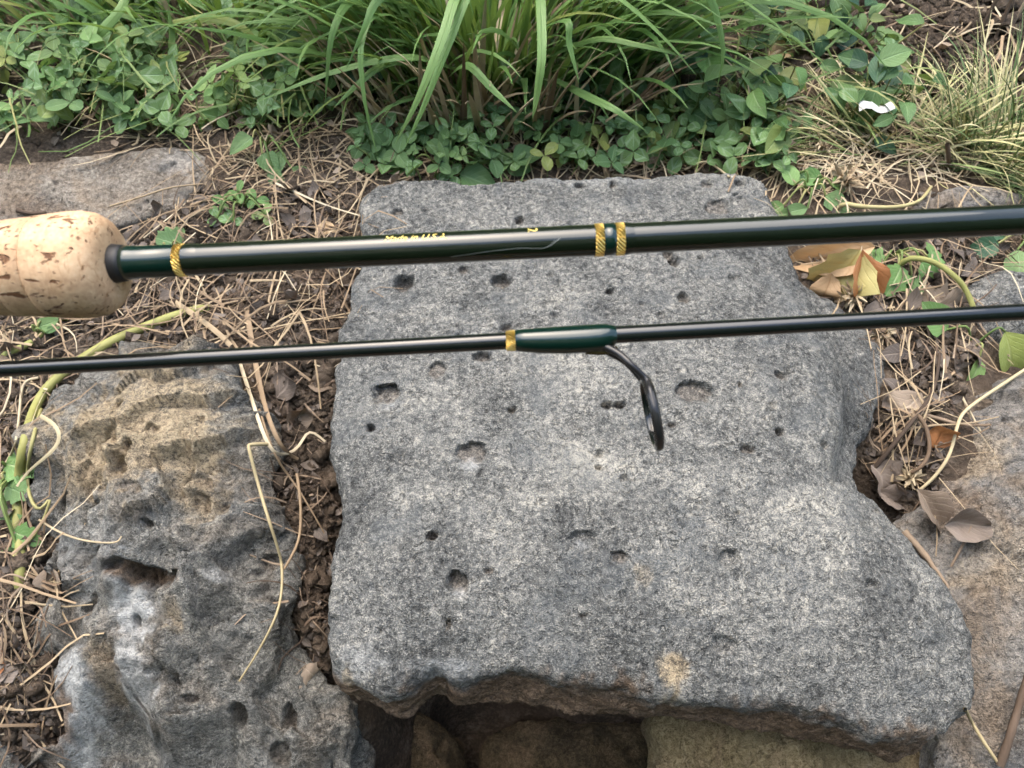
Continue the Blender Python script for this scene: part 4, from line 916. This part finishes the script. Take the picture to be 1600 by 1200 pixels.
EDGE = [(-20,500),(130,560),(60,700),(120,900),(110,1000),(60,1090),(110,1200),(-20,1210)]
litter('straw_litter', 'rusty dry bits along the outer side of the ochre boulder', 130, EDGE, 'straw', (.025, .09), (.0008, .0028), (.1, .8), (.001, .010), curl=.8)
litter('rootlets', 'dark rootlets along the outer side of the ochre boulder', 130, EDGE, 'twig', (.01, .05), (.0006, .0022), (.1, .98), (.001, .008))
litter('straw_litter', 'bleached straw at the foot of the thin-bladed tuft', 380, [(1210,190),(1600,160),(1600,275),(1440,290),(1300,320),(1230,290)], 'straw', (.02, .085), (.0008, .0024), (.4, 1.0), curl=.6)
litter('straw_litter', 'dead grass lying under the clover and grasses', 560, [(-40,225),(1250,225),(1400,120),(1600,120),(1600,-40),(-40,-40)], 'straw', (.02, .1), (.001, .0036), (.05, .95), (.002, .02), curl=.4)
litter('fine_grass', 'thin green and yellow blades threading through the clover', 480, [(-40,215),(560,230),(1000,200),(1380,230),(1400,60),(1250,-40),(-40,-40)], 'thin_stem', (.04, .13), (.0012, .0034), (0, 1), (.01, .05), curl=.5)
def crumbs(name, label, n, poly, mat, sz, tone, flat=.25):
    bag = Bag()
    for g in spots_in(poly, n):
        s = rng.uniform(*sz) * (1 + (rng.random() < .1)); p, f, uv = GEO['dry'][int(rng.integers(0, 6))]
        p = p[::1] * s; B = frame(rand_head(), up_normal(.5)); bag.add(p @ B.T + g + [0, 0, .001 + s * .15], f, uv, rng.uniform(*tone))
    link(name, bag.mesh(name, M[mat]), None, label, 'litter', kind='stuff')
_g0 = GEO['dry']; GEO['dry'] = [leaf_geo(4, 3, 'ovate', .4, [1.2, -1, 1.8, .6, -1.5, .9][i], .12, i, .6) for i in range(6)]
crumbs('leaf_litter', 'brown leaf fragments on the soil below the cork grip', 750, [(180,330),(330,290),(570,290),(570,540),(380,560),(0,520),(0,480)], 'dark_dry_leaf', (.004, .013), (0, 1))
crumbs('leaf_litter', 'dark leaf fragments in the crevice between the boulders', 300, [(380,540),(530,540),(530,1110),(470,1100),(420,700)], 'dark_dry_leaf', (.003, .010), (0, 1))
crumbs('leaf_litter', 'brown leaf fragments in the hollow beside the slab', 480, [(1230,340),(1600,340),(1600,440),(1500,600),(1480,700),(1420,860),(1340,720),(1400,560),(1250,430)], 'dark_dry_leaf', (.004, .016), (0, 1))
crumbs('leaf_litter', 'rusty scale-leaf crumbs beside the ochre boulder', 460, [(-20,500),(130,560),(60,700),(120,900),(110,1000),(60,1090),(110,1200),(-20,1210)], 'dark_dry_leaf', (.003, .012), (0, 1))
crumbs('leaf_litter', 'tan leaf fragments among the straw and clover', 800, [(-40,225),(330,240),(560,290),(1250,270),(1440,290),(1600,270),(1600,-40),(-40,-40)], 'dry_leaf', (.004, .014), (0, 1))
GEO['dry'] = _g0
def clods(name, label, n, poly, sz):
    bag = Bag(); ico = np.array([[x, y, z] for x in (-1, 1) for y in (-1, 1) for z in (-1, 1)]) * .577
    fq = np.array([[0, 1, 3, 2], [4, 6, 7, 5], [0, 4, 5, 1], [2, 3, 7, 6], [0, 2, 6, 4], [1, 5, 7, 3]])
    for g in spots_in(poly, n):
        s = rng.uniform(*sz) * (1 + 1.2 * (rng.random() < .06)); v = ico * (1 + rng.normal(size=(8, 1)) * .25) + rng.normal(size=(8, 3)) * .12
        bag.add((v * [1, 1, .75] * s) @ rot3(rng.uniform(0, 6), rng.normal() * .4, rng.normal() * .4).T + g + [0, 0, s * .2], fq, None, rng.random())
    link(name, bag.mesh(name, M['soil']), None, label, 'soil', kind='stuff')
clods('soil_crumbs', 'loose dark soil crumbs in the crevice between the boulders', 700, [(380,500),(530,500),(530,1110),(470,1100),(420,700)], (.0015, .0055))
clods('soil_crumbs', 'loose soil crumbs under the cork grip and along the bank', 2400, [(0,205),(330,300),(570,290),(570,540),(0,540),(0,480),(300,320)], (.0012, .0045))
clods('soil_crumbs', 'loose soil crumbs in the hollow beside the slab', 1300, [(1230,340),(1600,340),(1600,440),(1500,600),(1480,700),(1420,860),(1340,720),(1400,560)], (.0012, .0045))
clods('soil_crumbs', 'loose soil crumbs along the outer side of the ochre boulder', 700, EDGE, (.0012, .005))
clods('bank_crumbs', 'bark and soil crumbs on the brown bank', 900, [(1270,110),(1600,190),(1600,-40),(1240,-40)], (.002, .008))

# straws, stems and twigs that can be told apart
def stalk(name, label, cat, pix, r, mat, n=16, lift=.003, tone=.5, taper=.6, seg=7, lump=0.0, flatw=None, group=None):
    p = drape(pix, n, lift)
    if mat == 'stem': p[0, 2] -= .012; p[-1, 2] -= .012; p[1, 2] -= .003; p[-2, 2] -= .003
    o_ = p[0].copy()
    if flatw: v, f, uv = ribbon(p - o_, flatw * np.linspace(1, taper, n), np.cross(np.gradient(p, axis=0), FWD), .35)
    else: v, f, uv = tube(p - o_, r * np.linspace(1, taper, n), seg, lump)
    return link(name, mesh(name, v, f, M[mat], uv, {'tone': np.full(len(v), tone)}), None, label, cat, group, loc=o_)
SG = 'dry stalks lying over the stones'
stalk('vine_stem', 'thick yellow-green stem running under the thin rod around the ochre boulder', 'stem', [(350,474),(290,488),(235,508),(180,530),(130,560),(96,585),(66,615),(48,655),(36,705),(28,760),(28,830),(34,880),(22,930)], .0047, 'stem', 34, .004, .45, .8, 9, .0006)
stalk('vine_stem', 'second tan-green stem lying below the cork grip at the edge', 'stem', [(-10,560),(30,545),(60,528),(90,500),(110,494)], .0034, 'stem', 16, .005, .9, .8, 8, .0005)
stalk('vine_stem', 'thin green tendril curling along the boulder\'s outer side', 'stem', [(64,640),(48,700),(42,760),(60,800),(80,775),(60,830),(20,870)], .0016, 'thin_stem', 22, .008, .3)
stalk('bent_straw', 'bleached straw with a sharp kink crossing the crevice', 'straw', [(420,694,.01),(392,695,.02),(390,705,.02),(410,780,.02),(432,850,.02),(441,890,.015),(436,950,.008),(408,1010,.006),(374,1064,.004)], .0016, 'pale_straw', 36, .005, .8, .5, 6)
stalk('straw', 'curved tan straw meeting the kinked one in the crevice', 'straw', [(464,740,.01),(470,790,.01),(468,840,.01),(455,870,.01),(443,890,.01)], .0013, 'straw', 16, .004, .85, .8, 6, group=SG)
stalk('straw', 'stiff grey straw slanting down to the slab\'s side', 'straw', [(405,640,.01),(430,712,.012),(470,770,.01),(514,846,.006)], .0012, 'straw', 16, .004, .7, .5, 6, group=SG)
stalk('dry_blade', 'limp tan blade hanging from the soil under the thin rod into the crevice', 'straw', [(384,480),(392,530,.01),(405,600,.012),(418,650,.012),(440,700,.01),(466,718,.008)], .001, 'straw', 18, .004, .8, .5, flatw=.0055, group=SG)
stalk('dry_blade', 'second limp blade looping near the slab in the crevice', 'straw', [(372,560,.006),(398,640,.012),(416,690,.014),(436,712,.01),(466,700,.01),(482,672,.008),(508,690,.006)], .001, 'straw', 20, .004, .65, .5, flatw=.0035, group=SG)
stalk('dry_blade', 'pale flat blade crossing the soil beneath the rod\'s first gold band', 'straw', [(262,466,.004),(300,490,.008),(340,520,.01),(360,540,.008)], .001, 'straw', 14, .004, .95, .8, flatw=.0055, group=SG)
stalk('dry_blade', 'folded straw arching off the ochre boulder\'s outer edge', 'straw', [(62,650,.02),(86,665,.03),(92,690,.03),(70,715,.03),(45,735,.02),(26,760,.01)], .001, 'pale_straw', 18, .006, .3, .5, flatw=.0036, group=SG)
stalk('straw', 'curly tan tendril lying across the lower ochre boulder', 'straw', [(60,812,.004),(100,835,.004),(140,846,.004),(180,848,.004),(190,838,.004)], .0010, 'straw', 20, .002, .6, .6, 5, group=SG)
stalk('straw', 'thin loop of dry stalk hanging at the outer edge', 'straw', [(60,590,.004),(36,600,.006),(30,650,.008),(22,700,.006),(0,735,.006)], .0012, 'straw', 20, .005, .9, .7, 6, group=SG)
stalk('straw', 'long bleached straw bent across the hollow right of the slab', 'straw', [(1610,572,.012),(1560,605,.012),(1510,640,.015),(1496,665,.014),(1484,710,.012),(1460,745,.008),(1434,768,.004)], .0015, 'pale_straw', 30, .004, .5, .9, 6)
stalk('twig', 'straight grey twig leaning across the hollow beside the slab', 'twig', [(1366,732,.004),(1400,690,.010),(1436,645,.014),(1458,612,.014),(1466,575,.010),(1468,552,.006)], .0020, 'twig', 18, .004, .9, .7, 6, .0004)
stalk('straw', 'orange-brown hooked stalk carrying a seed head in the hollow', 'straw', [(1434,648,.012),(1446,665,.014),(1453,695,.014),(1448,718,.012),(1436,732,.010),(1424,738,.008)], .0018, 'straw', 16, .004, .35, .9, 6)
stalk('straw', 'short pale straw standing in the hollow below the thin rod', 'straw', [(1503,620,.012),(1514,640,.012),(1532,674,.004)], .0012, 'straw', 10, .003, .9, .7, 5, group=SG)
stalk('twig', 'reddish twig lying level in the hollow by the stained boulder', 'twig', [(1436,645,.006),(1470,655,.008),(1505,664,.008),(1548,664,.006)], .0018, 'twig', 12, .003, .95, .6, 6, .0003)
stalk('vine_stem', 'bright green arching stem emerging between the two rods', 'stem', [(1408,404,.02),(1440,404,.035),(1470,415,.04),(1500,440,.035),(1515,465,.02),(1524,490,.012)], .0026, 'stem', 22, .006, .05, .9, 8)
stalk('vine_stem', 'green stem looping over the straw above the thick rod', 'stem', [(1310,315,.01),(1340,322,.014),(1380,324,.016),(1410,322,.014),(1440,312,.01),(1462,280,.006)], .0024, 'stem', 22, .005, .55, .6, 8)
stalk('straw', 'short bleached straw resting by the slab\'s lower corner', 'straw', [(1508,1108,.004),(1530,1148,.006),(1562,1196,.004)], .0013, 'pale_straw', 10, .003, .7, .9, 6)
stalk('twig', 'rough brown stick at the lower corner of the stained boulder', 'twig', [(1562,1196,.004),(1578,1150,.006),(1590,1110,.006),(1606,1055,.006)], .0030, 'twig', 14, .004, .8, .8, 7, .0008)
stalk('twig', 'reddish bark strip wedged along the slab\'s lower side', 'twig', [(1412,830,.002),(1440,862,.002),(1462,890,.002),(1482,918,.002)], .0030, 'twig', 16, .003, .7, .4, 6, .001)
stalk('twig', 'thin dark twig standing against the stained boulder', 'twig', [(1518,822,.008),(1505,850,.008),(1486,885,.002)], .0014, 'twig', 8, .003, .6, .7, 5)
stalk('straw', 'long thin straw lying over the flat tan stone', 'straw', [(172,322,.003),(220,308,.004),(265,293,.004),(318,287,.003)], .0011, 'straw', 14, .003, .35, .7, 5, group=SG)
stalk('twig', 'short barky twig lying on the flat tan stone', 'twig', [(26,328,.002),(50,334,.003),(72,332,.002)], .0022, 'twig', 8, .003, .85, .8, 7, .0008)
stalk('straw', 'straight pale straw lying across the clover right of the tall grass', 'straw', [(1020,150,.02),(1080,180,.02),(1130,200,.02),(1175,216,.015)], .0016, 'pale_straw', 12, .004, .3, .8, 6)
stalk('straw', 'kinked pale straw by the back corner of the slab', 'straw', [(1070,265,.004),(1098,252,.012),(1115,258,.01),(1140,277,.004)], .0013, 'pale_straw', 12, .003, .2, .8, 6)
stalk('straw', 'long thin straw rising against the brown bank', 'straw', [(1345,55,.01),(1375,20,.02),(1400,-10,.03)], .0012, 'straw', 8, .004, .7, .8, 5, group=SG)
for i, (x0, y0, x1, y1, lab) in enumerate([(1522,70,1535,0,'bare dark stem upright on the brown bank, first from the creeper'), (1556,60,1560,-10,'bare dark stem upright on the brown bank, by the picture edge'), (1580,40,1600,-10,'bare dark stem leaning out of the corner of the bank')]):
    b = hit(x0, y0); t = b + np.array([(x1 - x0) / 1100, .02, .12]); p = catmull([b - [0, 0, .005], (b + t) / 2 + rng.normal(size=3) * .004, t], 8)
    v, f, uv = tube(p - b, .0022, 6); link('dark_stem', mesh('dark_stem', v, f, M['twig'], uv, {'tone': np.full(len(v), .1)}), None, lab, 'stem', 'bare stems on the bank', loc=b)
stalk('dark_stem', 'dark upright stem topped by a leaf before the thin-bladed tuft', 'stem', [(1483,262,.002),(1482,240,.03),(1480,225,.045)], .0024, 'twig', 8, .003, .1, .9, 6)

# dried leaves that can be told apart
def dead_leaf(label, px, py, size, mat, head=None, normal=None, lift=.008, idx=0, group='dead leaves in the hollows'):
    p = hit(px, py) - nrm(ray(px, py)) * lift
    key = ('dry', mat, idx); me = leaf_mesh(*key)
    o = link('dead_leaf', me, None, label, 'dead leaf', group)
    hd = np.array(head if head is not None else rand_head(), float); nm = np.array(normal if normal is not None else up_normal(.4), float)
    size *= .8 if 'dry' in mat else 1.0
    B = frame(hd, nm) * size; m = Matrix(B.tolist()).to_4x4(); m.translation = Vector(p - B[:, 1] * .45); o.matrix_world = m
    return o
dead_leaf('curled tan dead leaf leaning against the slab in the hollow', 1408, 640, .062, 'dry_leaf', (-.8, -.5, -.3), (-.3, -.5, 1), .014, 0)
dead_leaf('grey twisted dead leaf on the stained boulder', 1462, 800, .058, 'dry_leaf', (.6, -.6, -.3), (.1, -.4, 1), .012, 3)
dead_leaf('dark folded leaf end standing on the stained boulder', 1500, 815, .046, 'dark_dry_leaf', (1, .1, .1), (.3, -.7, .8), .012, 1)
dead_leaf('blackish dead leaf pressed to the slab\'s lower side', 1384, 755, .052, 'dark_dry_leaf', (.5, -.7, -.2), (.1, -.3, 1), .008, 5)
dead_leaf('dark leathery leaf below the seed head in the hollow', 1400, 780, .044, 'dark_dry_leaf', (1, -.3, -.1), (0, -.3, 1), .008, 3)
dead_leaf('small rusty crumpled leaf in the middle of the hollow', 1466, 675, .030, 'rust_leaf', (.3, 1, 0), (.2, -.6, .8), .010, 4)
dead_leaf('grey-brown dead leaf half under the thin rod', 1500, 478, .060, 'dry_leaf', (1, .2, 0), (0, -.4, 1), .010, 3)
dead_leaf('pale brown dead leaf under the thin rod by the nibbled leaf', 1515, 535, .048, 'dry_leaf', (.5, .8, .1), (-.2, -.5, 1), .010, 0)
dead_leaf('papery grey leaf on the soil beside the yellowing leaves', 1455, 470, .050, 'dry_leaf', (-1, .3, 0), (0, -.3, 1), .010, 5)
dead_leaf('amber pink-edged leaf curling over the slab edge', 1298, 398, .080, 'amber_leaf', (-1, -.25, -.1), (-.1, -.7, .9), .020, 3)
dead_leaf('yellow wrinkled leaf hanging below the amber one', 1304, 436, .074, 'yellow_leaf', (-.7, -.8, -.4), (-.2, -.9, .7), .018, 5)
dead_leaf('rust-orange pointed leaf hanging beside the yellow one', 1348, 446, .066, 'rust_leaf', (.35, -1, -.5), (.2, -.8, .7), .016, 3)
dead_leaf('small ochre scrap of leaf tucked between the yellowing leaves', 1345, 405, .050, 'yellow_leaf', (.1, 1, 0), (.2, -.8, .8), .018, 0)
dead_leaf('tan curled leaf edge below the amber leaf, nearest the slab', 1290, 460, .044, 'amber_leaf', (-.3, -1, -.4), (-.2, -.8, .7), .012, 0)
dead_leaf('reddish flat scale leaf on the slab\'s side by the crevice', 505, 600, .036, 'dry_leaf', (1, .1, .1), (0, -.4, 1), .005, 3)
dead_leaf('grey crumpled leaf in the crevice under the thin rod', 455, 600, .046, 'dark_dry_leaf', (.5, .5, 0), (0, -.4, 1), .008, 4)
dead_leaf('pinkish brown leaf standing in the crevice near the thin rod', 470, 645, .036, 'dry_leaf', (.1, 1, .2), (.3, -.7, .6), .006, 1)
dead_leaf('tan leaf curled at the foot of the crevice', 490, 1060, .034, 'dry_leaf', (.6, -.5, 0), (0, -.4, 1), .006, 2)
dead_leaf('rusty fern-like leaf beside the ochre boulder', 82, 910, .036, 'dry_leaf', (.3, -1, -.1), (0, -.4, 1), .006, 3)
dead_leaf('glossy orange seed husk at the edge below the ochre boulder', 8, 1030, .022, 'rust_leaf', (1, .2, 0), (0, -.4, 1), .006, 2)
dead_leaf('papery straw-coloured sheath on the ground behind the rod', 510, 365, .034, 'amber_leaf', (.2, -1, 0), (0, -.5, 1), .008, 0)
dead_leaf('yellowed round leaf among the dark creeper', 1222, 80, .040, 'amber_leaf', (.6, .4, .1), (0, -.6, 1), .03, 3)
dead_leaf('shrivelled grey leaf at the foot of the creeper', 1155, 228, .040, 'dry_leaf', (.2, -1, 0), (0, -.5, 1), .010, 4)
dead_leaf('broad grey dead leaf flat on the straw behind the slab corner', 1240, 238, .044, 'dry_leaf', (1, .1, 0), (0, -.4, 1), .006, 3)

# dried flower heads
def head(label, px, py, size, lift, stem_to=None, dirn=(0, -.4, 1)):
    p = hit(px, py) - nrm(ray(px, py)) * lift; o = link('flower_head', None, None, label, 'seed head', 'dried flower heads', loc=p)
    bag = Bag(); d = nrm(dirn)
    for _ in range(46):
        q = nrm(rng.normal(size=3) + d * 1.0); l = size * rng.uniform(.6, 1.1)
        pth = np.array([q * size * .12, q * l * .6 + rng.normal(size=3) * size * .08, q * l + rng.normal(size=3) * size * .15 - d * size * .2])
        v, f, uv = ribbon(pth, np.array([.12, .2, .05]) * size, rng.normal(size=3), .4); bag.add(v, f, uv, rng.uniform(.35, 1))
    link('bracts', bag.mesh('bracts', M['straw']), o)
    if stem_to:
        e = hit(*stem_to) + [0, 0, .002]; v, f, uv = tube(catmull([p * 0, (e - p) / 2 + [0, 0, .006], e - p], 7), .0011, 5)
        link('stalk', mesh('stalk', v, f, M['straw'], uv, {'tone': np.full(len(v), .85)}), o)
head('dried clover head on an upright stalk right of the tall grass', 1030, 115, .016, .05, (1035, 215))
head('straw-coloured clover head drooping over the bare ground', 1282, 233, .013, .02, (1270, 205))
head('shaggy dried flower head above the thick rod', 1318, 282, .022, .02, (1330, 320))
head('bristly dried head under the amber leaf', 1330, 465, .018, .012, (1345, 440))
head('dried flower head fallen on the slab\'s edge below the thin rod', 1378, 524, .016, .006, (1402, 553))
head('tan seed head at the end of the hooked stalk', 1420, 748, .014, .008)
# scrap of paper
p = hit(1368, 165) - nrm(ray(1368, 165)) * .062
v, f, uv = leaf_geo(7, 5, 'ovate', .5, 1.4, .10, 5, .5)
u_ = np.linspace(-1, 1, 5); vv = np.linspace(0, 1, 7); VV, UU = np.meshgrid(vv, u_, indexing='ij')
v = np.stack([VV - .5, UU * .2, .10 * np.sin(VV * 7) + .05 * np.cos(UU * 3)], -1).reshape(-1, 3); v += np.stack([noise(v, .3, 1), noise(v, .3, 2), noise(v, .3, 3)], 1) * .05
link('paper_scrap', mesh('paper_scrap', v * .034, f, M['paper'], uv), None, 'crumpled white scrap of paper in the creeper', 'litter', loc=p)

# ------------------------------------------------------------------ hedges round the garden, outside the picture, that the glossy rods mirror
def hedge(label, x0, x1, y0, y1, h, n, seed):
    q = np.random.default_rng(seed); bag = Bag(); zb = -0.7 if y0 < 0 else 0.2
    core, cf = box(np.array([(x0 + x1) / 2, (y0 + y1) / 2, zb + h * .48]), (x1 - x0 - .3, abs(y1 - y0) - .25, h * .94))
    bag.add(core, cf, None, .1)
    for _ in range(n):
        f = q.integers(0, 3); x, y, z = q.uniform(x0, x1), q.uniform(y0, y1), zb + q.uniform(0, h)
        if f == 0: y = y0 + q.normal() * .05
        elif f == 1: y = y1 + q.normal() * .05
        else: z = zb + h + q.normal() * .05
        p, fc, uv = GEO['broad'][int(q.integers(0, 6))]
        bag.add((p * q.uniform(.05, .09)) @ frame(q.normal(size=3), q.normal(size=3) + [0, 0, .5]).T + [x, y, z], fc, uv, q.random())
    link('hedge', bag.mesh('hedge', M['dark_leaf']), None, label, 'hedge', kind='stuff')
hedge('clipped green hedge along the far side of the garden', -4.5, 4.5, 2.4, 3.1, 2.7, 7000, 5)
hedge('clipped green hedge behind the viewer', -3.5, 3.5, -2.0, -1.3, 3.2, 7000, 6)
